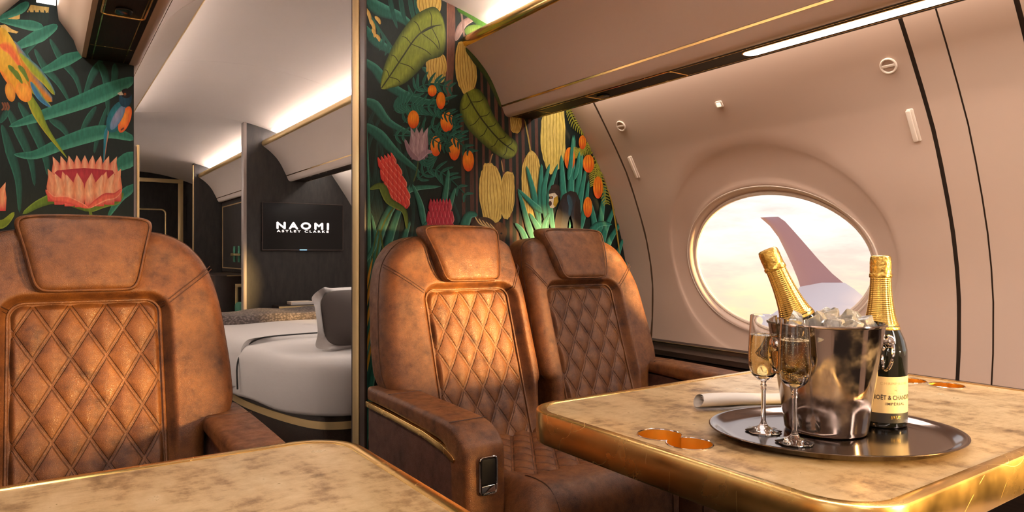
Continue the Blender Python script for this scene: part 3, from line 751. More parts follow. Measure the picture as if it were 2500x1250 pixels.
# ---- ice bucket
BC = RV*(.459*1.218)+FV*1.218+Vector((0, 0, TT))
bk = thing('ice_bucket', 'polished steel ice bucket full of ice on the tray', 'ice bucket', BC)
bp = [(.001, .002), (.060, .002), (.0665, .0015), (.0685, .004), (.0690, .010), (.0950, .186), (.0955, .1885), (.0980, .1895), (.0988, .1915), (.0975, .1935), (.0945, .193), (.0925, .188), (.0655, .008), (.001, .0065)]
mesh('body', *lathe(bp, BC, 72), M_STEEL, bk, ang=40)
def bucket_handle(ang):
    d = Vector((math.cos(ang), math.sin(ang), 0)); t = Vector((-d.y, d.x, 0))
    p0 = BC+d*.0890+Vector((0, 0, .158))
    mo = mesh('handle_mount', *lathe([(.001, 0), (.012, 0), (.012, .003), (.006, .005), (.006, .014), (.0115, .016), (.0125, .021), (.0115, .026), (.006, .028), (.001, .028)], p0, 24, d), M_CHROME, bk, ang=40)
    c = p0+d*.019+Vector((0, 0, -.024)); P = []
    for k in range(40):
        a = 2*math.pi*k/40; P.append(c+t*(.0185*math.sin(a))+Vector((0, 0, .026*math.cos(a)))+d*(.004*math.cos(a)))
    mesh('ring_handle', *tube(P, .0030, 8, True), M_CHROME, mo)
A0 = math.atan2(RV.y, RV.x)
bucket_handle(A0-.05); bucket_handle(A0+math.pi+.35)
# ---- bottles
def bottle(base, axis, label, roll, group):
    B = thing('champagne_bottle', label, 'bottle', base, group)
    gz = [(.001, .004), (.030, .0), (.040, .0005), (.0434, .006), (.0437, .03), (.0437, .128), (.0428, .142), (.0395, .157), (.0352, .168), (.0310, .178), (.0285, .1845), (.001, .185)]
    fz = [(.0318, .1765), (.0316, .178), (.0288, .187), (.0252, .200), (.0224, .2155), (.0200, .234), (.0185, .252), (.0178, .270), (.0176, .282)]
    cz = [(.0172, .2705), (.0188, .2715), (.0194, .2745), (.0190, .2775), (.0180, .2800), (.0182, .290), (.0180, .301), (.0173, .3075), (.0150, .3110), (.0080, .3122), (.001, .3124)]
    sm = lambda pr: [(p.x, p.y) for p in smooth_poly([(a, b, 0) for a, b in pr], 3, False)]
    Z0 = (0, 0, 0)
    mesh('glass_body', *lathe(sm(gz), Z0, 56), M_BOTTLE, B, ang=50, local=True)
    fo = mesh('neck_foil', *lathe(sm(fz), Z0, 64), M_FOILX, B, ang=50, local=True)
    mesh('foil_band', *lathe([(.0319, .1762), (.0322, .1768), (.0318, .1795), (.0296, .1862), (.0292, .1866)], Z0, 56), M_FOIL, fo, ang=50, local=True)
    # crumpled foil cap
    V, F = lathe(sm(cz), Z0, 56); rr = random.Random(3)
    V = [Vector(v) for v in V]
    for v in V:
        a = math.atan2(v.y, v.x); k = 1+.018*math.sin(a*9+v.z*700)+.012*math.sin(a*17-v.z*400); v.x *= k; v.y *= k
    mesh('foil_cap', V, F, M_FOIL, B, ang=60, local=True)
    def patch(name, r, z0, z1, a0, a1, m, parent):
        k = 30; R = [[(r*math.cos(a0+(a1-a0)*i/k), r*math.sin(a0+(a1-a0)*i/k), z) for i in range(k+1)] for z in (z0, z1)]
        return mesh(name, *loft(R, False), m, parent, local=True)
    w = 1.28
    lb = patch('front_label', .0440, .0285, .094, -w, w, M_LABEL, B)
    lk = patch('label_band', .0440, .0110, .0283, -w, w, M_LABELBLK, B)
    def wrap(s, size, z, m, parent, sp=1., bold=0., xs=1., r=.04425, width=None):
        V, F = textmesh(s, size, sp, bold, xs)
        if width: q = width/(max(v[0] for v in V)-min(v[0] for v in V)); V = [(x*q, y) for x, y in V]
        return mesh('lettering', [(r*math.cos(x/r), r*math.sin(x/r), z+y) for x, y in V], F, m, parent, smooth=False, local=True)
    wrap('MOËT & CHANDON', .0112, .0530, M_LABELTXT, lb, 1.04, .0002, width=.080)
    wrap('IMPÉRIAL', .0068, .0432, M_LABELTXT, lb, 1.25, .0001, width=.036)
    wrap('CHAMPAGNE', .0070, .0795, M_LABELPALE, lb, 1.25, width=.054)
    wrap('I', .004, .0735, M_LABELPALE, lb); wrap('M', .006, .0675, M_LABELPALE, lb)
    V, F = loft([[(.04425*math.cos(a), .04425*math.sin(a), z) for a in np.linspace(-.35, .35, 9)] for z in (.0640, .0643)], False); mesh('label_rule', V, F, M_LABELPALE, lb, local=True)
    wrap('BRUT', .0075, .0185, M_FOIL, lk, 1.2, .0002, width=.019); wrap('· · · · · ·', .0035, .0145, M_FOIL, lk)
    B.rotation_mode = 'QUATERNION'
    B.rotation_quaternion = Vector(axis).to_track_quat('Z', 'X') @ Matrix.Rotation(roll, 3, 'Z').to_quaternion()
    return B
B2 = RV*(.5400*1.268)+FV*1.268; B2.z = TT-.001
q0 = Vector((0, 0, 1)).to_track_quat('Z', 'X'); xd = q0 @ Vector((1, 0, 0)); face = (-FV*1.0+RV*.09); roll = math.atan2(face.y, face.x)-math.atan2(xd.y, xd.x)
bottle(B2, (0, 0, 1), 'upright gold-necked champagne bottle standing right of the ice bucket', roll, 'champagne bottles')
def campt(px, py, d): return RV*((px-1250)/(5000/3)*d)+FV*d+Vector((0, 0, EYE+(620.5-py)/(5000/3)*d))
capP = campt(1872, 608, 1.262); fb = campt(1938, 757, 1.252); ax = (capP-fb).normalized()
bb = bottle(capP-ax*.3124, ax, 'tilted gold-necked champagne bottle sunk in the bucket ice', 1.2, 'champagne bottles')
# ---- ice
rr = random.Random(11)
def ice(p, s, rot):
    bm = bmesh.new(); bmesh.ops.create_cube(bm, size=1)
    for v in bm.verts: v.co = Vector((v.co.x*s[0], v.co.y*s[1], v.co.z*s[2]))+Vector((rr.uniform(-.2, .2)*s[0], rr.uniform(-.2, .2)*s[1], rr.uniform(-.2, .2)*s[2]))
    bmesh.ops.bevel(bm, geom=list(bm.edges), offset=.0035, segments=2, affect='EDGES', profile=.6)
    bmesh.ops.rotate(bm, verts=bm.verts, matrix=rot)
    bm.verts.index_update(); V = [v.co+p for v in bm.verts]; F = [tuple(v.index for v in f.verts) for f in bm.faces]; bm.free()
    o = mesh('ice_cube', V, F, M_ICE, origin=p, ang=40)
    tag(o, 'clear irregular ice cube heaped in the steel bucket', 'ice cube', 'ice cubes in the bucket')
pts = []
axp = capP-ax*.3124
def bottle_dist(p):
    w = p-axp; t = max(0, min(.2, w.dot(ax))); return (p-(axp+ax*t)).length
tries = 0
while len(pts) < 34 and tries < 6000:
    tries += 1
    lay = 0 if len(pts) < 16 else 1
    a = rr.uniform(0, 6.283); r = .076*math.sqrt(rr.random())*(1 if lay == 0 else .90)
    p = BC+Vector((r*math.cos(a), r*math.sin(a), (.168+rr.uniform(-.006, .006)) if lay == 0 else (.198+rr.uniform(-.008, .006)-.10*r)))
    if bottle_dist(p) < .052: continue
    if any((p-q).length < .0255 for q in pts): continue
    pts.append(p); s = [rr.uniform(.019, .027) for _ in range(3)]
    ice(p, s, Matrix.Rotation(rr.uniform(0, 3), 3, Vector((rr.uniform(-1, 1), rr.uniform(-1, 1), rr.uniform(-1, 1))).normalized()))
# ---- flutes
def flute(px, base_py, label, seed, fill):
    d = (EYE-TT)*(5000/3)/(base_py-620.5); c = RV*((px-1250)/(5000/3)*d)+FV*d; c.z = TT-.0002
    G = thing('champagne_flute', label, 'glass', c, 'champagne flutes on the tray')
    H = .206
    # eight-lobed foot
    n = 64; R = []
    for s, h in ((.05, 0.), (.9, 0.), (1., .0012), (.98, .0026), (.75, .0042), (.5, .0062), (.3, .0095), (.2, .0135), (.135, .020)):
        R.append([Vector((c.x, c.y, c.z+h+.0001))+Vector((math.cos(t), math.sin(t), 0))*(.0300*s*(1+.045*math.cos(8*t)*(1 if s > .4 else 0))) for t in [2*math.pi*k/n for k in range(n)]])
    st = lathe([(.0042, .020), (.0038, .035), (.0038, .073), (.0047, .0745), (.0047, .0765), (.0040, .0775), (.0040, .079), (.0052, .081), (.0052, .0832), (.0041, .0845), (.0044, .0875), (.0062, .0905)], c, 32)
    V, F = join(loft(R, True, True), st); mesh('foot_and_stem', V, F, M_GLASS, G, ang=40)
    outp = [(.0062, .0905), (.0130, .0945), (.0200, .102), (.0242, .113), (.0258, .126), (.0256, .142), (.0246, .165), (.0232, .190), (.0222, H)]
    outp = [(p.x, p.y) for p in smooth_poly([(a, b, 0) for a, b in outp], 3, False)]
    inn = [(max(.0005, a-.0011), b+(.0025 if b < .1 else .0012 if b < .11 else 0)) for a, b in outp]; inn[0] = (.0005, .0955); inn[1] = (.005, .0960); inn[-1] = (outp[-1][0]-.001, H+.0003)
    mesh('bowl', *lathe(outp+inn[::-1], c, 56), M_GLASS, G, ang=40)
    zl = fill; lp = [(.0004, .0958)]+[(a-.0004, b+.0002) for a, b in inn[1:] if b < zl-.002]
    rl = interp([(b, a) for a, b in inn[2:]], zl)-.0004
    L = mesh('champagne', *lathe(lp+[(rl, zl), (rl-.001, zl-.0003), (.0004, zl-.0003)], c, 56), M_CHAMP, G, ang=40)
    # froth ring and rising bubbles
    q = random.Random(seed); V, F = [], []
    def bub(p, r):
        k = len(V)
        for dx, dy, dz in ((1, 0, 0), (-1, 0, 0), (0, 1, 0), (0, -1, 0), (0, 0, 1), (0, 0, -1)): V.append((p.x+dx*r, p.y+dy*r, p.z+dz*r))
        for a in (0, 1):
            for b in (2, 3):
                for e in (4, 5): F.append((k+a, k+b, k+e))
    for _ in range(150):
        z = q.uniform(.104, zl-.003); rm = interp([(b, a) for a, b in inn[2:]], z)-.003; a = q.uniform(0, 6.28); r = rm*q.random()**.6
        bub(c+Vector((r*math.cos(a), r*math.sin(a), z)), q.uniform(.0003, .00062))
    mesh('bubbles', V, F, M_BUBBLE, L, kind='stuff'); V, F = [], []
    for _ in range(130):
        a = q.uniform(0, 6.28); r = rl-.0012-abs(q.gauss(0, .003)); bub(c+Vector((r*math.cos(a), r*math.sin(a), zl+q.uniform(0, .0014))), q.uniform(.0005, .0011))
    mesh('froth', V, F, M_BUBBLE, L, kind='stuff')
flute(1864, 1053, 'left champagne flute standing nearest the folded napkin', 5, .171)
flute(1940, 1080, 'champagne flute in front of the steel ice bucket', 6, .170)
# ---- rolled napkin behind the tray
P = [campt(1708, 975, 1), campt(1935, 985, 1)]
na = thing('napkin', 'rolled white linen napkin lying between table and tray', 'napkin', (1.16, .99, TZ))
def onz(px, py, z): r = ray(px, py); t = (z-EYE)/r.z; return Vector((r.x*t, r.y*t, z))
a0, a1 = onz(1706, 985, TZ+.013), onz(1965, 975, TZ+.013); ln = (a1-a0); L_ = ln.length; dn = ln.normalized(); sn_ = Vector((-dn.y, dn.x, 0))
R = []
N = 46
for i in range(25):
    t = i/24; row = []
    rx = .024+.004*math.sin(t*3.1)+.003*math.sin(t*9); rz = .0135+.002*math.sin(t*5+1)
    for k in range(N+1):                                   # open spiral roll
        ph = -math.pi*.6+k/N*math.pi*3.4; sc = 1-.42*k/N
        wob = 1+.03*math.sin(3*ph+t*7)
        row.append(a0+dn*(t*L_+.006*math.sin(ph))+sn_*(rx*sc*math.cos(ph)*wob+.01*math.sin(t*3))+Vector((0, 0, rz*sc*math.sin(ph)*wob+rz-.012+.0018)))
    R.append(row)
mesh('rolled_cloth', *loft(R, False), M_LINEN, na, ang=80)
# ================================================================ printed jungle mural on the two partition walls
class Print:
    """flat printed shapes; each carries its own ink colours. Points are spots on the wall, given as they appear in the view."""
    def __init__(s, Y, x0, x1): s.x0, s.x1 = x0, x1; s.V, s.F, s.C, s.Y, s.k = [], [], [], Y, 0
    def pt(s, p, c):
        x, z = on_wall(p[0], p[1], s.Y); x = max(s.x0, min(s.x1, x)); s.V.append((x, s.Y-.0004-s.k*.000012, z)); s.C.append((c[0]*.74, c[1]*.70, c[2]*.68, 1)); return len(s.V)-1
    def poly(s, pts, c, c2=None):
        s.k += 1; c = lin(c) if isinstance(c, str) else c; c2 = lin(c2) if isinstance(c2, str) else (c2 or c)
        m = (sum(p[0] for p in pts)/len(pts), sum(p[1] for p in pts)/len(pts)); o = s.pt(m, c2); ids = [s.pt(p, c) for p in pts]
        for i in range(len(ids)): s.F.append((o, ids[i], ids[(i+1) % len(ids)]))
    def ell(s, cx, cy, rx, ry, c, c2=None, rot=0., n=22, shade=None):
        s.k += 1; a, b = lin(c), lin(c2 or c); o = s.pt((cx-rx*.2, cy-ry*.25), b); ids = []
        sh = lin(shade) if shade else a
        for i in range(n):
            t = 2*math.pi*i/n; x, y = rx*math.cos(t), ry*math.sin(t); w = max(0, y/ry)
            ids.append(s.pt((cx+x*math.cos(rot)-y*math.sin(rot), cy+x*math.sin(rot)+y*math.cos(rot)), tuple(p*(1-w)+q*w for p, q in zip(a, sh))))
        for i in range(n): s.F.append((o, ids[i], ids[(i+1) % n]))
    def blade(s, pts, w, c, hi=None, lo=None, tip=.5, base=.5, n=5, curve=.9):
        """leaf along a centre line; w is its widest half width, hi/lo the colours of the two sides"""
        s.k += 1; P = [(p.x, p.y) for p in smooth_poly([(a, b, 0) for a, b in pts], n, False)]; m = len(P)
        c0, c1, c2 = lin(c), lin(hi or c), lin(lo or c); rows = []
        for i, p in enumerate(P):
            t = i/(m-1); a = P[max(0, i-1)]; b = P[min(m-1, i+1)]; dx, dy = b[0]-a[0], b[1]-a[1]; L = math.hypot(dx, dy) or 1; nx, ny = -dy/L, dx/L
            ww = w*min(1, (t/.35+.02)**base if t < .35 else 1)*(max(0, (1-t)/.65)**tip if t > .35 else 1)+.15
            rows.append([s.pt((p[0]+nx*ww*q, p[1]+ny*ww*q), col) for q, col in ((1, c1), (.55, c0), (-.25, c0), (-1, c2))])
        for r, q in zip(rows, rows[1:]):
            for j in range(3): s.F.append((r[j], r[j+1], q[j+1], q[j]))
    def line(s, pts, w, c, n=4): s.blade(pts, w, c, tip=.1, base=.1, n=n)
    def outline_leaf(s, out, mid, c_edge, c_in, vein, ribs=5):
        s.k += 1; ce, ci = lin(c_edge), lin(c_in); O = [(p.x, p.y) for p in smooth_poly([(a, b, 0) for a, b in out], 5)]
        M = [(p.x, p.y) for p in smooth_poly([(a, b, 0) for a, b in mid], 5, False)]
        I = []
        for o in O:
            q = min(M, key=lambda m: (m[0]-o[0])**2+(m[1]-o[1])**2); I.append(q)
        a = [s.pt(o, ce) for o in O]; b = [s.pt((o[0]*.55+q[0]*.45, o[1]*.55+q[1]*.45), ci) for o, q in zip(O, I)]; c = [s.pt(q, tuple(x*.8 for x in ci)) for q in I]
        n = len(O)
        for i in range(n):
            j = (i+1) % n; s.F.append((a[i], a[j], b[j], b[i])); s.F.append((b[i], b[j], c[j], c[i]))
        s.line(mid, 1.6, vein)
        for k in range(1, ribs+1):
            q = M[int(len(M)*k/(ribs+1))]; i = int(len(M)*k/(ribs+1)); dx, dy = M[min(i+1, len(M)-1)][0]-M[i-1][0], M[min(i+1, len(M)-1)][1]-M[i-1][1]; L = math.hypot(dx, dy) or 1
            for sg in (1, -1):
                far_ = max((o for o in O), key=lambda o: ((o[0]-q[0])*-dy/L+(o[1]-q[1])*dx/L)*sg-abs((o[0]-q[0])*dx/L+(o[1]-q[1])*dy/L-6)*1.5)
                s.line([q, ((q[0]+far_[0])/2+dx/L*4, (q[1]+far_[1])/2+dy/L*4), (q[0]+(far_[0]-q[0])*.82, q[1]+(far_[1]-q[1])*.82)], .8, vein)
    def fern(s, stem, ln, w, c, hi, k=9, back=.5):
        P = [(p.x, p.y) for p in smooth_poly([(a, b, 0) for a, b in stem], 6, False)]; s.line(stem, 1.2, c)
        for i in range(k):
            t = (i+1)/(k+.5); j = int(t*(len(P)-1)); a = P[max(0, j-1)]; b = P[min(len(P)-1, j+1)]; dx, dy = b[0]-a[0], b[1]-a[1]; L = math.hypot(dx, dy) or 1; dx /= L; dy /= L
            l = ln*(1-.55*abs(t-.45)*1.6)
            for sg in (1, -1):
                ex, ey = -dy*sg+dx*back, dx*sg+dy*back
                s.blade([P[j], (P[j][0]+ex*l*.5+dx*l*.05, P[j][1]+ey*l*.5+dy*l*.05), (P[j][0]+ex*l+dx*l*.3, P[j][1]+ey*l+dy*l*.3)], w, c, hi, n=3)
    def pod(s, cx, cy, rx, ry, c='#d9bd62', d='#a98a3c', rot=0.):
        q = random.Random(int(cx*7+cy)); pts = []
        for i in range(40):
            t = 2*math.pi*i/40; r = 1+.03*math.sin(5*t+cx)+.03*q.uniform(-1, 1); x, y = rx*r*math.copysign(abs(math.cos(t))**.8, math.cos(t)), ry*r*math.copysign(abs(math.sin(t))**.85, math.sin(t)); pts.append((cx+x*math.cos(rot)-y*math.sin(rot), cy+x*math.sin(rot)+y*math.cos(rot)))
        s.poly(pts, c, '#e2c96f')
        for i in range(-3, 4):
            u = i/3.6; X = lambda y: rx*u*math.sqrt(max(0, 1-(y/ry)**2*.8))
            L = [(X(y), y) for y in (-ry*.9, -ry*.5, -ry*.1, ry*.35, ry*.85)]
            s.line([(cx+x*math.cos(rot)-y*math.sin(rot)+1.2*math.sin(y*.25+i), cy+x*math.sin(rot)+y*math.cos(rot)) for x, y in L], .75, d, 3)
    def fruit(s, cx, cy, rx, ry, rib=False):
        s.ell(cx, cy, rx, ry, '#e07a16', '#f29a22', shade='#cf3f16')
        if rib:
            for u in (-.45, 0, .45): s.line([(cx+u*rx*.8, cy-ry*.8), (cx+u*rx*1.1, cy), (cx+u*rx*.8, cy+ry*.8)], .7, '#c9501c', 3)
    def petals(s, cx, cy, rx, n, h, w, c, hi, lo, lean=.0, arc=.0):
        for i in range(n):
            u = (i/(n-1)-.5)*2; bx = cx+u*rx; by = cy-arc*(1-u*u); tx = bx+u*w*.5+lean*h; ty = by-h
            s.k += 1; L = [(bx-w*.5, by), (bx-w*.62, by-h*.45), (bx-w*.45+lean*h*.7, by-h*.75), (tx, ty), (bx+w*.45+lean*h*.7, by-h*.75), (bx+w*.62, by-h*.45), (bx+w*.5, by)]
            cs = [lo, c, c, hi, c, c, lo]; ids = [s.pt(p, lin(k)) for p, k in zip(L, cs)]; o = s.pt((bx, by-h*.4), lin(hi))
            for j in range(7): s.F.append((o, ids[j], ids[(j+1) % 7]))
    def build(s, parent):
        me = bpy.data.meshes.new('mural_print'); org = ORG[parent.name]
        me.from_pydata([(a-org.x, b-org.y, c-org.z) for a, b, c in s.V], [], s.F)
        at = me.color_attributes.new('Col', 'FLOAT_COLOR', 'POINT'); at.data.foreach_set('color', [x for c in s.C for x in c]); me.materials.append(M_MURAL)
        o = bpy.data.objects.new('mural_print', me); COL.objects.link(o); o.parent = parent; o['label'] = 'painted jungle mural of teal palm leaves, fruit and birds'; return o
T1, T2, T3, TD = '#1c594c', '#3d8571', '#10382f', '#0d2b25'
# ---------------- right-hand wall
m = Print(YP, JX+.007, 2.267)
def ground(m, x0, x1):
    m.k += 1; sec = section(x0, x1); ids = []
    for x, z in sec: m.V.append((x, m.Y-.0004, z)); m.C.append(lin('#0e1814')); ids.append(len(m.V)-1)
    m.F.append(tuple(ids))
ground(m, JX+.006, 2.268)
rq = random.Random(4)
for i in range(26):                                            # dim blades in the depth of the jungle
    x = rq.uniform(885, 1120); y = rq.uniform(300, 620); m.blade([(x, y+150), (x+rq.uniform(-25, 25), y+50), (x+rq.uniform(-60, 60), y-60)], rq.uniform(4, 8), '#17382f', '#1d463a', '#0f2822')
for x, w in ((1163, 4), (1180, 5), (1196, 5), (1213, 6), (1229, 5), (1246, 6), (1262, 5), (1277, 6), (1294, 5), (1310, 6)): m.line([(x-6, 150), (x, 350), (x+2, 700)], w*.62, '#5e3a2c')
for x, w in ((1131, 6), (1152, 7)): m.line([(x-4, 260), (x, 450), (x+3, 760)], w*.7, '#4e3024')
m.line([(1100, -30), (1101, 100), (1094, 250)], 10, '#6a4636'); m.line([(1092, -30), (1092, 230)], 1.2, '#8a5c46')
m.blade([(1112, 100), (1130, 60), (1165, 40)], 9, '#a98f86', '#c9b2a4', '#7c6258', tip=.2); m.line([(1133, 90), (1128, 45), (1124, 18)], 2.2, '#8b7368')
m.blade([(1190, 70), (1160, 40), (1115, 22)], 14, '#41701c', '#66922a', '#2f5a14'); m.ell(1160, 76, 26, 16, '#587a22', '#7fa040')
# big palm arcs
for P, w in (([(884, -10), (925, 22), (975, 42), (1020, 75)], 17), ([(884, 62), (915, 98), (945, 120), (985, 140)], 13), ([(884, 146), (915, 168), (945, 205), (995, 235), (1055, 250), (1118, 232)], 13), ([(886, 246), (915, 258), (950, 300), (1012, 330)], 13), ([(888, 305), (925, 330), (968, 375), (1026, 422)], 14), ([(1030, 165), (1060, 185), (1088, 200)], 7)):
    m.blade(P, w, T1, T3, T2, tip=.55, base=.35)
for x in (950, 975, 998, 1012): m.blade([(x, -20), (x+8, 30), (x+20, 70)], 6, '#174b40', T1)
for i in range(7): m.blade([(900+i*13, 100+i*12), (912+i*12, 60+i*16), (893+i*9, 20+i*14)], 3.5, '#1a5246', T1)
for a, b in (((893, 20), (905, 60)), ((903, 45), (915, 85)), ((915, 40), (928, 60)), ((908, 70), (914, 92)), ((916, 84), (926, 102))): m.blade([a, ((a[0]+b[0])/2+3, (a[1]+b[1])/2), b], 4.5, '#d9b765', '#e6cb80', '#b08d45')
m.pod(1048, 5, 30, 36); m.pod(1065, 165, 25, 40); m.pod(1137, 165, 25, 66, rot=-.08); m.pod(1259, 300, 14, 26)
m.pod(1198, 474, 28, 76, rot=-.05); m.pod(1238, 476, 18, 58, rot=.06); m.pod(1297, 452, 24, 82); m.pod(1350, 330, 30, 92, '#dcc765', '#a8973c')
m.line([(1195, 400), (1200, 380), (1203, 376)], 1.4, '#b08a5a'); m.line([(1228, 420), (1223, 390)], 1.4, '#b08a5a'); m.line([(1295, 372), (1288, 330), (1280, 292)], 1.6, '#b9a04e')
m.outline_leaf([(930, 216), (934, 175), (950, 130), (975, 85), (1005, 45), (1035, 24), (1062, 18), (1080, 42), (1088, 80), (1086, 118), (1075, 138), (1045, 148), (1025, 170), (990, 202), (958, 214)], [(931, 215), (955, 180), (985, 135), (1015, 92), (1045, 68), (1078, 61)], '#33431a', '#7f8f2e', '#2c3516')
m.blade([(1137, 117), (1165, 145), (1197, 195), (1222, 262)], 13, '#3a4719', '#2b3513', '#4d5d20', tip=.6)
m.outline_leaf([(1128, 236), (1146, 222), (1166, 217), (1186, 240), (1204, 280), (1232, 322), (1262, 350), (1258, 378), (1236, 389), (1206, 374), (1172, 346), (1140, 312), (1122, 272)], [(1138, 226), (1160, 268), (1190, 310), (1222, 345), (1256, 370)], '#34441a', '#7d8a2c', '#2b3415')
# orange fruit among feathery leaves
for st in ([(985, 300), (1015, 268), (1060, 262), (1115, 290)], [(960, 330), (1010, 330), (1075, 305), (1130, 330)], [(1025, 345), (1070, 325), (1110, 340), (1150, 375)], [(1000, 250), (1020, 215), (1060, 205), (1100, 215)], [(1018, 440), (1050, 415), (1090, 430), (1140, 480)], [(1035, 410), (1045, 370), (1060, 330)], [(960, 270), (990, 255), (1030, 260)]): m.fern(st, 30, 3.6, '#1b5a4b', T2, 10)
for f in ((1054, 222, 11, 14), (1075, 246, 11, 21), (1008, 292, 14, 22), (1090, 298, 16, 25), (1063, 357, 13, 25), (1108, 364, 14, 28), (1142, 393, 14, 26)): m.fruit(*f)
for st in ([(1080, 330), (1112, 340), (1145, 370)], [(1070, 275), (1100, 285), (1120, 300)], [(1040, 330), (1075, 352), (1095, 360)]): m.fern(st, 20, 2.6, '#174d41', T1, 6)
# mauve tulip
m.line([(1020, 390), (1016, 420), (1008, 445)], 1.5, '#4b5a2c')
m.petals(1021, 385, 14, 4, 74, 15, '#8f7482', '#b79fa9', '#6d5463', .02); m.petals(1020, 390, 9, 3, 66, 15, '#a08595', '#c4aeb6', '#7a5f6e')
m.blade([(1022, 392), (1000, 372), (987, 340)], 7, '#8f7482', '#b79fa9'); m.blade([(1020, 392), (1038, 372), (1054, 372)], 7, '#a08595', '#c4aeb6')
# broad arching blades at lower left
for P, w in (([(905, 700), (930, 560), (985, 470), (1075, 455)], 11), ([(925, 700), (945, 600), (970, 520), (1000, 450)], 10), ([(1078, 530), (1086, 470), (1094, 412)], 8), ([(1085, 540), (1100, 490), (1110, 458)], 7), ([(1035, 560), (1025, 500), (1005, 450)], 8), ([(895, 1100), (900, 600), (893, 300)], 5), ([(890, 640), (915, 590), (905, 520)], 6), ([(900, 1000), (915, 800), (925, 640)], 10), ([(885, 900), (905, 760), (898, 650)], 9), ([(890, 1100), (902, 960), (912, 880)], 9), ([(1000, 640), (985, 590), (1000, 540)], 9), ([(1010, 640), (1020, 580), (1050, 530)], 8), ([(1120, 600), (1140, 530), (1165, 525)], 12)):
    m.blade(P, w, '#2b7360', '#6ba893', T3)
for y in (650, 690, 740, 800, 850): m.blade([(884, y+90), (897, y+30), (908, y-20)], 4, '#c9952c', '#e3b64a', '#2d5a3a')
# proteas
m.blade([(945, 700), (925, 560), (905, 640)], 2, '#55661f'); m.line([(965, 500), (930, 560), (910, 680)], 2, '#55661f')
def cone(m, base, tip, w, rows, cols, c, hi, lo):
    dx, dy = tip[0]-base[0], tip[1]-base[1]; L = math.hypot(dx, dy); dx /= L; dy /= L
    m.blade([base, ((base[0]*.5+tip[0]*.5), (base[1]*.5+tip[1]*.5)), tip], w, lo, c, lo, tip=.35, base=.25)
    for i in range(rows):
        t = 1-i/rows; q = base[0]+(tip[0]-base[0])*t, base[1]+(tip[1]-base[1])*t; ww = w*(.55+.45*math.sin(math.pi*min(1, .15+(1-t)*.75)))
        for j in range(cols):
            u = ((j+.5*(i % 2))/(cols-1)-.5)*2
            if abs(u) > 1.05: continue
            x, y = q[0]-dy*u*ww*.9, q[1]+dx*u*ww*.9; l = L/rows*1.9
            m.blade([(x-dx*l*.4, y-dy*l*.4), (x+dx*l*.2, y+dy*l*.2), (x+dx*l*.75, y+dy*l*.75)], w/cols*1.25, c, hi, lo, tip=.8, n=3)
cone(m, (985, 512), (944, 398), 25, 8, 5, '#d6483c', '#f4b49a', '#b0242c')
m.blade([(902, 462), (930, 455), (948, 490), (985, 515), (992, 560)], 10, '#5c7322', '#83993a', '#3f5216')
cone(m, (1073, 640), (1073, 506), 34, 9, 7, '#b52c40', '#e58e88', '#84182a')
# striped piglet and monkey half hidden behind the seats
m.ell(1180, 560, 34, 30, '#3f2c1e', '#5a4029', rot=.35); m.ell(1216, 566, 20, 24, '#54381f', '#6d4b2b')
for i in range(5): m.line([(1158+i*9, 530+i*4), (1168+i*9, 545+i*3), (1180+i*8, 552+i*3)], 1.3, '#d8b87c')
m.ell(1214, 552, 7, 11, '#6a4526', '#7d5530', rot=.4); m.ell(1222, 570, 2.5, 2.5, '#120c08')
for P, w in (([(1300, 590), (1285, 540), (1262, 460)], 8), ([(1318, 560), (1300, 470), (1283, 405)], 8), ([(1315, 530), (1318, 450), (1320, 400)], 7), ([(1325, 520), (1300, 500), (1262, 462)], 8), ([(1335, 560), (1325, 470), (1340, 400)], 8), ([(1352, 580), (1338, 480), (1360, 400)], 8), ([(1380, 560), (1372, 460), (1368, 378)], 9), ([(1388, 560), (1392, 440), (1400, 330)], 9), ([(1396, 560), (1408, 460), (1420, 370)], 8), ([(1402, 570), (1415, 480), (1428, 410)], 8), ([(1410, 580), (1425, 510), (1435, 440)], 7), ([(1330, 620), (1318, 570), (1290, 520)], 10), ([(1345, 620), (1325, 560), (1340, 520)], 8), ([(1300, 640), (1275, 570), (1255, 545)], 8), ([(1440, 640), (1450, 560), (1435, 480)], 9), ([(1455, 640), (1462, 560), (1475, 450)], 9), ([(1465, 650), (1470, 580), (1500, 500)], 9), ([(1478, 650), (1480, 600), (1515, 540)], 9), ([(1420, 600), (1455, 550), (1492, 548)], 9), ([(1495, 700), (1500, 640), (1520, 580)], 8), ([(1505, 760), (1508, 700), (1528, 640)], 8)):
    m.blade(P, w, '#2c8270', '#62b39e', T3)
m.poly([(1362, 600), (1360, 540), (1362, 500), (1372, 476), (1390, 466), (1405, 470), (1414, 490), (1416, 530), (1415, 600), (1400, 600), (1396, 545), (1390, 520), (1384, 545), (1380, 600)], '#2b1f1a', '#39404a')
m.blade([(1366, 500), (1360, 550), (1362, 600)], 8, '#2a1d18', '#43332b'); m.blade([(1405, 490), (1408, 545), (1404, 600)], 9, '#2a1d18', '#43332b'); m.blade([(1385, 475), (1392, 500), (1388, 530)], 7, '#33505e', '#3c6c80', '#2b2320')
m.ell(1352, 472, 15, 16, '#2e1f18', '#40302a'); m.ell(1353, 458, 11, 8, '#2e1f18', '#40302a')
m.poly([(1338, 474), (1352, 471), (1359, 478), (1358, 496), (1350, 508), (1341, 508), (1338, 494)], '#d9ccb6', '#e6dcc8'); m.poly([(1350, 484), (1359, 478), (1361, 492), (1354, 506), (1348, 500)], '#b08f24', '#c7a632'); m.poly([(1338, 480), (1347, 479), (1348, 485), (1338, 486)], '#33221c'); m.ell(1341, 497, 4, 6, '#4a332a'); m.ell(1343, 482, 1.6, 1.6, '#c9862c')
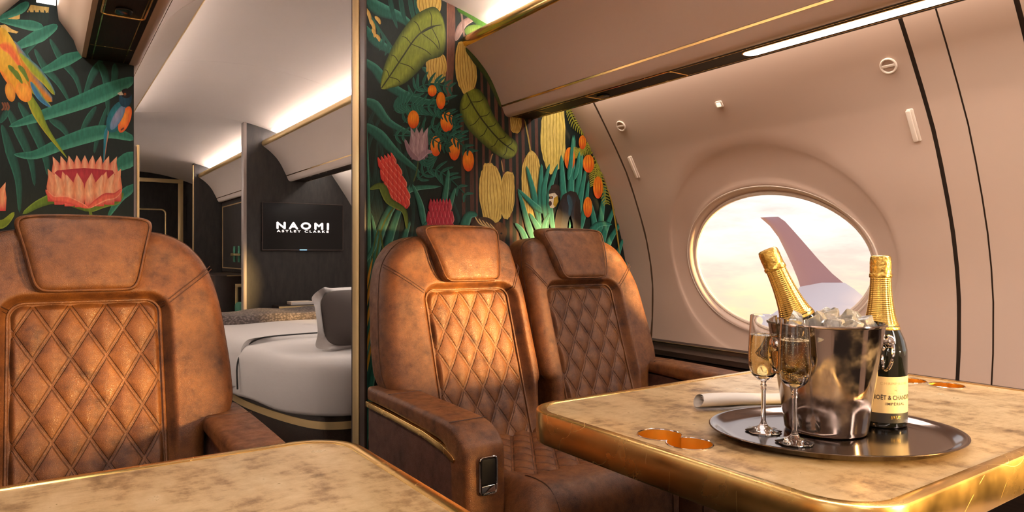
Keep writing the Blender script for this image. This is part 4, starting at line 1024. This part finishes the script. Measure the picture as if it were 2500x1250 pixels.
for st in ([(1386, 265), (1402, 300), (1425, 325)], [(1445, 345), (1430, 365), (1412, 372)], [(1440, 330), (1452, 390), (1462, 440)], [(1380, 370), (1395, 372), (1412, 378)], [(1455, 400), (1450, 425), (1446, 455)], [(1462, 420), (1470, 460), (1478, 500)]): m.fern(st, 15, 1.3, '#8f9230', '#c9bb3e', 12)
for f in ((1419, 348, 9, 17), (1388, 388, 13, 28), (1434, 400, 14, 22), (1457, 458, 12, 27), (1432, 506, 11, 25)): m.fruit(*f, rib=True)
for P, w in (([(1384, 440), (1390, 400), (1396, 330)], 6), ([(1398, 440), (1406, 410), (1412, 370)], 6)): m.blade(P, w, '#2c8270', '#62b39e', T3)
m.line([(1420, 280), (1462, 400), (1492, 500), (1510, 620)], 1.8, '#a98b34')
m.build(wfr)
# ---------------- left-hand wall
m = Print(YP, mir(2.267), LX-.002); ground(m, mir(2.268), LX-.001)
for P, w in (([(330, 195), (270, 218), (190, 255), (85, 285), (22, 308)], 22), ([(330, 305), (255, 320), (160, 345), (85, 372), (34, 377)], 19), ([(205, 135), (165, 145), (125, 165), (92, 178)], 15), ([(140, 70), (100, 85), (60, 105), (20, 122)], 18), ([(105, 62), (60, 52), (0, 48)], 14), ([(70, 10), (40, 30), (-20, 50)], 12), ([(330, 370), (300, 390), (262, 405)], 22), ([(330, 455), (300, 475), (262, 530)], 13)):
    pass
for P, w in (([(122, 95), (150, 145), (185, 190), (200, 240)], 9), ([(85, 120), (110, 165), (145, 205), (170, 250)], 9), ([(250, 145), (225, 185), (205, 240)], 10), ([(240, 150), (258, 190), (265, 290)], 10), ([(280, 155), (280, 190), (268, 225)], 9), ([(15, 260), (45, 320), (75, 390), (85, 455)], 11), ([(45, 250), (80, 310), (110, 380), (118, 430)], 12), ([(120, 290), (150, 310), (172, 340)], 9), ([(235, 260), (210, 300), (196, 332)], 8), ([(262, 260), (240, 330), (230, 375)], 7), ([(75, 150), (62, 130), (95, 100)], 7), ([(5, 305), (25, 370), (45, 440), (48, 520)], 12), ([(0, 300), (15, 275), (20, 262)], 8)):
    m.blade(P, w, '#1c5546', '#2c7460', '#12392f')
for i in range(9): m.blade([(78+i*3, 48), (75+i*5, 32), (70+i*6, 20-(i % 3)*4)], 4, '#0f2420')
m.poly([(18, 45), (30, 30), (50, 25), (48, 46), (30, 50)], '#d9b665'); m.poly([(66, 30), (75, 12), (120, 18), (118, 32), (95, 30)], '#caa95c'); m.poly([(0, 62), (12, 60), (30, 72), (45, 78), (40, 82), (20, 78), (8, 84)], '#d9b665')
for i in range(8): m.blade([(72+i*6, 60), (74+i*6, 42), (70+i*6.5, 24+(i % 2)*6)], 3.6, '#12291f')
for P, w in (([(330, 192), (280, 215), (190, 252), (85, 288), (22, 309)], 21), ([(330, 340), (255, 322), (160, 348), (85, 378), (34, 377)], 19), ([(206, 130), (165, 145), (125, 165), (92, 178)], 15), ([(140, 62), (100, 85), (60, 105), (20, 124)], 17), ([(105, 66), (60, 60), (-10, 48)], 13), ([(70, 6), (40, 28), (-20, 52)], 12), ([(340, 378), (300, 398), (258, 424)], 20), ([(335, 452), (298, 478), (262, 532)], 12)):
    m.blade(P, w, '#24705c', '#2f8069' , '#4d9c80', tip=.6, base=.5)
# lotus
m.blade([(222, 515), (150, 485), (100, 495), (55, 523)], 14, '#5c7a22', '#7f9c36', '#44601a'); m.blade([(220, 515), (255, 495), (285, 490), (300, 470)], 12, '#5c7a22', '#7f9c36', '#44601a'); m.line([(218, 505), (222, 525), (226, 545)], 3.5, '#6a8428')
m.petals(207, 446, 70, 9, 64, 17, '#d96e52', '#f2b48c', '#b8343a', arc=3)
m.poly([(122, 432), (140, 416), (205, 410), (275, 416), (284, 432), (205, 470)], '#a82a38', '#bf3a40')
m.petals(206, 492, 78, 6, 80, 23, '#df7a56', '#f2ac82', '#c0303a', arc=-10); m.petals(206, 500, 62, 6, 78, 22, '#e68e60', '#f6c096', '#c8383c', arc=-6)
m.blade([(215, 508), (165, 488), (130, 485), (111, 463)], 9, '#e36a54', '#f5b08a', '#c03a40'); m.blade([(215, 508), (255, 482), (280, 478), (298, 461)], 9, '#e36a54', '#f5b08a', '#c03a40')
m.petals(-8, 515, 14, 3, 70, 16, '#e07c54', '#f3b184', '#c0303a'); m.blade([(-20, 550), (10, 545), (35, 518)], 11, '#7a8f24', '#9fb03a')
# parrot with long tail
m.blade([(20, 100), (60, 170), (90, 215), (128, 248)], 24, '#c87f1c', '#7f9a22', '#2f6f86', tip=.5, base=.3)
m.blade([(48, 130), (85, 170), (112, 200), (134, 232)], 12, '#8fa024', '#c2a42a', '#2d6b8c'); m.blade([(60, 215), (88, 270), (115, 320), (165, 388)], 12, '#8b9c22', '#c0b02e', '#5f7d1e', tip=.9); m.blade([(75, 200), (100, 240), (125, 262)], 8, '#2f6f96', '#4a8db0', '#96a52a')
m.blade([(-10, 70), (10, 120), (30, 180), (70, 240)], 30, '#e0a024', '#e87c2a', '#d8b430', tip=.35, base=.3); m.ell(12, 145, 26, 38, '#dca226', '#e8b838', rot=-.5); m.blade([(0, 110), (25, 120), (52, 165)], 13, '#e06a32', '#f08a4a', '#e0a02a'); m.ell(58, 225, 18, 26, '#e8902c', '#f0ae3a', rot=-.5); m.ell(25, 225, 12, 24, '#d98a2a', '#e8ac3c', rot=-.2)
for a, b in (((30, 170), (55, 205)), ((45, 160), (70, 200)), ((20, 160), (45, 195))): m.blade([a, ((a[0]+b[0])/2, (a[1]+b[1])/2-4), b], 6, '#5d7a1e', '#83962a')
for i in range(3): m.line([(5+i*6, 250), (10+i*6, 262), (4+i*7, 270)], 2.2, '#7b4a2c')
# small blue bird
m.blade([(262, 310), (258, 340), (253, 400)], 6, '#1f7d90', '#2f97a6', '#e08a5a', tip=.9); m.ell(286, 285, 22, 42, '#16606c', '#1f7f88', rot=.45); m.ell(305, 292, 13, 34, '#e0602a', '#f09a34', rot=.35); m.ell(287, 287, 11, 34, '#5b7fa0', '#9a95b0', rot=.5)
m.ell(306, 240, 16, 22, '#123a52', '#175066', rot=.1); m.ell(308, 228, 13, 12, '#1c1a1c', '#262226'); m.poly([(286, 228), (297, 223), (301, 232), (292, 233)], '#cfc4ae'); m.ell(305, 230, 3, 3, '#c06a2a'); m.ell(305, 230, 1.4, 1.4, '#100c0a'); m.line([(295, 318), (303, 312)], 2, '#6b3a26')
m.build(wfl)
# ================================================================ bedroom seen through the doorway
tv = thing('wall_screen', 'black flat screen with white letters on the dark bedroom wall', 'television', (1.69, 5.38, 1.255))
tx0, tx1, tz0, tz1 = 1.370, 2.009, 1.070, 1.440
mesh('screen', *slab(rrect(tx0, tx1, tz0, tz1, .004, 3), 5.389, 5.366, .001, XZ), M_SCREEN, tv)
mesh('bezel', *tube([(a, 5.366, b) for a, b in rrect(tx0+.002, tx1-.002, tz0+.002, tz1-.002, .003, 2)], .0032, 6, True), M_JAMB, tv)
def flat_text(s, size, xc, z, w, m, bold, par, sp=1.1):
    V, F = textmesh(s, size, sp, 0.); a = min(v[0] for v in V); b = max(v[0] for v in V); k = w/(b-a)
    P_ = [([(xc+(x-(a+b)/2)*k+dx, 5.3645-i*.0002, z+y+dy) for x, y in V], F) for i, (dx, dy) in enumerate(((-bold, 0), (0, 0), (bold, 0), (0, bold), (0, -bold)))]
    mesh('lettering', *join(*P_), m, par, smooth=False)
xc = (on_wall(676, 550, 5.365)[0]+on_wall(802, 550, 5.365)[0])/2; ww = on_wall(802, 550, 5.365)[0]-on_wall(676, 550, 5.365)[0]
flat_text('NAOMI', .072, xc, 1.2375, ww, M_SCREENTXT, .0040, tv, 1.45); flat_text('ASTLEY CLARKE', .0235, xc, 1.2115, ww, M_SCREENTXT, .0012, tv, 1.5)
mesh('standby_light', *box(xc-.028, xc+.028, 5.3615, 5.365, tz0+.001, tz0+.006, .001), M_BLUELED, tv)
# ---- bed with rounded plinth
bedo = [(2.17, 2.965), (1.60, 2.955), (1.22, 2.955), (1.10, 2.972), (1.00, 3.05), (.93, 3.22), (.865, 3.50), (.822, 3.82), (.82, 4.20), (.86, 4.60), (.96, 4.86), (1.12, 5.06), (1.32, 5.14), (1.6, 5.17), (2.0, 5.17), (2.17, 5.17)]
bo = [(p.x, p.y) for p in smooth_poly([(a, b, 0) for a, b in bedo], 5)]
bc = (1.5, 4.1)
bed = thing('round_ended_bed', 'white bed with curved dark plinth and gold band beyond the doorway', 'bed', (1.5, 4.1, 0))
rg = [.3, .55, .72, .82, .88, .92, .945, .963, .977, .988, .995, 1.]
def mtop(u, v): return -(.566+.012*math.sin(u*7+v*3)*.4+.006*math.sin(v*11))
mpB = lambda u, v, w: Vector((u, v, -w))
mt_ = mesh('mattress', *pillow(bo, bc, mtop, .075, .262, mpB, .02, rings=rg), M_SHEET, bed, ang=70)
mesh('plinth', *slab(inset(bo, .035), .0, .303, .004, XY), M_WOOD, bed)
R = [[(p.x, p.y, z) for p in inset(bo, d)] for d, z in ((.036, .243), (.030, .243), (.030, .278), (.036, .278))]
mesh('gold_band', *loft(R), M_GOLDS, bed, ang=30)
# duvet lying over the far part, edged with black piping
def dtop(u, v): return -(.588+.004*math.sin(u*9-v*5))
dvb = [(2.17, 3.88), (1.9, 3.87), (1.6, 3.87), (1.35, 3.87), (1.15, 3.865), (1.0, 3.85), (.90, 3.80), (.84, 3.72)]+[((x-1.5)*1.022+1.5, (y-4.1)*1.010+4.1) for x, y in bo if y > 3.76 and x < 2.165]+[(2.17, 5.18), (2.17, 4.6)]
duv = tag(mesh('duvet', *pillow(dvb, (1.5, 4.2), dtop, .075, .25, mpB, .01, rings=rg), M_SHEET, None, ang=70, origin=(1.5, 4.2, .59)), 'white duvet with black piped edge spread over the bed', 'duvet')
pp = []
pp = [(2.15, 3.868, .580), (1.8, 3.862, .582), (1.5, 3.862, .583), (1.25, 3.860, .583), (1.08, 3.853, .582), (1.0, 3.843, .578), (.945, 3.822, .566), (.895, 3.79, .545), (.852, 3.74, .51), (.832, 3.71, .46), (.830, 3.70, .40), (.832, 3.70, .345)]
mesh('piping', *tube([p+Vector((-.012 if p.x < 1.02 else 0, -.006, .007 if p.z > .53 else 0)) for p in smooth_poly(pp, 3, False)], .0045, 6), M_PIPING, duv)
# knitted throw across the far end
th = [(2.15, 4.70), (1.7, 4.68), (1.3, 4.66), (1.02, 4.64), (.86, 4.66), (.845, 4.74), (.93, 4.96), (1.10, 5.10), (1.34, 5.17), (1.8, 5.19), (2.15, 5.19)]
tag(mesh('knitted_throw', *pillow([(p.x, p.y) for p in smooth_poly([(a, b, 0) for a, b in th], 4)], (1.5, 5.0), lambda u, v: -(.642+.006*math.sin(u*16)), .035, .10, mpB, .03), M_KNIT, None, ang=70, origin=(1.5, 5, .6)), 'chunky taupe knitted throw at the far end of the bed', 'throw blanket')
# pillows: white Oxford pillow leaning against a dark cushion at the right
def cushion(name, label, c, w, h, t, yaw, lean, mat, flange=0., pipe=None):
    c = Vector(c); d = Vector((math.cos(yaw), math.sin(yaw), 0)); nrm = Vector((-math.sin(yaw), math.cos(yaw), 0)); up = (Vector((0, 0, 1))*math.cos(lean)+nrm*math.sin(lean)); fw = d.cross(up)
    P = thing(name, label, 'pillow', c)
    mpP = lambda u, v, q: c+d*u+up*v+fw*q
    bd = []
    for k in range(96):
        a = 2*math.pi*k/96; ex = .42; bd.append((w/2*math.copysign(abs(math.cos(a))**ex, math.cos(a)), h/2*math.copysign(abs(math.sin(a))**ex, math.sin(a))+h/2))
    f = lambda u, v: -t/2*math.sqrt(max(0, (1-min(1, abs(2*u/w))**2.6)*(1-min(1, abs(2*(v-h/2)/h))**2.6)))-.004
    bkf = lambda u, v: -f(u, v)-.012
    o = mesh('pillow_body', *pillow(bd, (0, h/2), f, .006, .012, mpP, rings=rg, back=bkf), mat, P, ang=80)
    if flange:
        R = []
        for s_, q in ((.97, 0.), (1.+flange*.5, .006), (1+flange, -.008), (1+flange, -.003), (1+flange*.5, .011), (.97, .006)):
            R.append([mpP(u*s_, h/2+(v-h/2)*s_, q+(.022*math.sin(i*.42)+.012*math.sin(i*.17+1))*(s_-1)*8) for i, (u, v) in enumerate(bd)])
        mesh('flange', *loft(R), mat, o, ang=80)
    if pipe: mesh('piping', *tube([mpP(u*1.0, h/2+(v-h/2)*1.0, 0) for u, v in bd], .006, 6, True), pipe, o)
    return P
bp_ = cushion('bed_pillow', 'taupe pillow with a wide white flange propped on the near side of the bed', (1.375, 3.33, .575), .46, .29, .13, math.radians(6), math.radians(16), M_PILLOWD, .17)
for o_ in bp_.children_recursive:
    if o_.name.startswith('flange'): o_.data.materials[0] = M_SHEET
cushion('bed_pillow', 'white pillow half hidden behind the door jamb on the bed', (1.52, 3.12, .575), .46, .27, .13, math.radians(4), math.radians(14), M_SHEET)
# low bedside shelf with a small book pile
ns = thing('bedside_shelf', 'small dark bedside shelf under the wall screen', 'shelf', (1.70, 5.36, .6))
mesh('shelf_top', *box(1.45, 2.1, 5.20, 5.389, .625, .650, .003), M_WOOD, ns); mesh('gold_edge', *box(1.448, 2.1, 5.196, 5.2, .628, .647), M_GOLDS, ns, smooth=False)
mesh('shelf_bracket', *box(1.55, 2.05, 5.30, 5.389, .30, .625), M_WOOD, ns, smooth=False)
bk_ = thing('notebook', 'pale closed book lying on the bedside shelf', 'book', (1.62, 5.28, .651))
mesh('cover', *box(1.55, 1.72, 5.23, 5.35, .651, .676, .003), M_CREAM, bk_); mesh('page_block', *box(1.555, 1.717, 5.228, 5.345, .655, .672), M_SHEET, bk_, smooth=False)
# ---- corridor closet and low cabinet
cl_ = thing('closet', 'tall black corridor closet with thin gold framed door', 'closet', (1.62, 6.7, 0))
mesh('carcass', *box(1.612, 2.10, 5.47, 7.99, .0, 1.606), M_WOOD, cl_, smooth=False)
dd = mesh('door', *box(1.600, 1.612, 6.15, 7.93, .86, 1.585, .002), M_DARKWALL, cl_)
for nm, b in (('frame', (1.596, 1.600, 6.17, 7.91, 1.545, 1.556)), ('frame', (1.596, 1.600, 6.17, 7.91, .89, .901)), ('frame', (1.596, 1.600, 6.17, 6.20, .89, 1.556)), ('frame', (1.596, 1.600, 7.88, 7.91, .89, 1.556))): mesh(nm, *box(*b), M_GOLDS, dd, smooth=False)
for yy in (7.32, 7.12): mesh('handle_plate', *box(1.590, 1.600, yy-.035, yy+.035, .96, 1.12, .003), M_GREENV, dd)
mesh('lever_handle', *join(tube([(1.59, 7.12, 1.035), (1.555, 7.12, 1.035), (1.55, 7.10, 1.035), (1.55, 6.92, 1.035)], .012, 8), tube([(1.59, 7.32, 1.035), (1.56, 7.32, 1.035)], .014, 8)), M_GOLDS, dd)
lc = thing('low_cabinet', 'low black corridor cabinet with gold square moulding', 'cabinet', (1.45, 6.6, 0))
mesh('body', *box(1.235, 1.598, 6.40, 7.6, 0, .85, .003), M_WOOD, lc); mesh('gold_top_edge', *box(1.33, 1.598, 6.392, 6.40, .845, .853), M_GOLDS, lc, smooth=False)
for b in ((1.40, 1.598, 6.390, 6.40, .745, .775), (1.40, 1.425, 6.390, 6.40, .12, .7449)): mesh('moulding', *box(*b, .002), M_GOLDS, lc)
st_ = thing('green_stool', 'green velvet stool in front of the low corridor cabinet', 'stool', (1.5, 6.2, 0))
mesh('cushion', *box(1.38, 1.585, 6.05, 6.35, .40, .62, .03), M_GREENV, st_)
for x in (1.405, 1.56):
    for yy in (6.08, 6.32): mesh('leg', *tube([(x, yy, 0), (x, yy, .41)], .012, 8), M_GOLDS, st_)

# ================================================================ the wing outside the window
wg = thing('aircraft_wing', 'aircraft wing with upswept winglet seen through the oval window', 'wing', (9, 6, .4))
def far(px, py, X): r = ray(px, py); t = X/r.x; return Vector((r.x*t, r.y*t, EYE+r.z*t))
TH_ = Vector((.10, 0, .02))
def blade(lead, trail, Xs, name, mat, th=.10):
    R = []
    for (a, b, X) in zip(lead, trail, Xs):
        A, B = far(*a, X), far(*b, X); m = (A+B)/2; w = Vector((1, -.3, .15)).normalized()*th
        R.append([A, A*.7+B*.3-w*.5, m-w*.55, A*.3+B*.7-w*.3, B, A*.3+B*.7+w*.3, m+w*.5, A*.7+B*.3+w*.5])
    R = [[q.lerp(w2, 0) for q, w2 in zip(r_, r_)] for r_ in R]
    return mesh(name, *loft(R, True, True, True), mat, wg, ang=60)
blade([(1856, 531), (1880, 552), (1901, 580), (1920, 618), (1935, 650), (1948, 682), (1955, 705), (1958, 730)],
      [(1900, 529), (1916, 540), (1937, 563), (1966, 596), (1998, 633), (2032, 668), (2062, 693), (2105, 722)],
      [9.6, 9.55, 9.5, 9.4, 9.3, 9.2, 9.1, 9.0], 'winglet', M_WINGLET)
Wg = [[far(1953, 700, 9.0), far(2062, 690, 9.1), far(2112, 730, 8.9)], [far(1930, 735, 8.5), far(2040, 735, 8.6), far(2180, 785, 8.3)], [far(1860, 785, 7.6), far(2010, 800, 7.8), far(2290, 880, 7.3)], [far(1740, 880, 6.2), far(1950, 905, 6.4), far(2500, 1040, 5.8)]]
R = [[a, a.lerp(b, .5)+Vector((0, 0, .03)), b, b.lerp(c, .5)+Vector((0, 0, .02)), c, c.lerp(b, .5)-Vector((0, 0, .10)), b-Vector((0, 0, .2)), a.lerp(b, .5)-Vector((0, 0, .14))] for a, b, c in Wg]
mesh('wing_panel', *loft(R, True, True, True), M_WING, wg, ang=60)
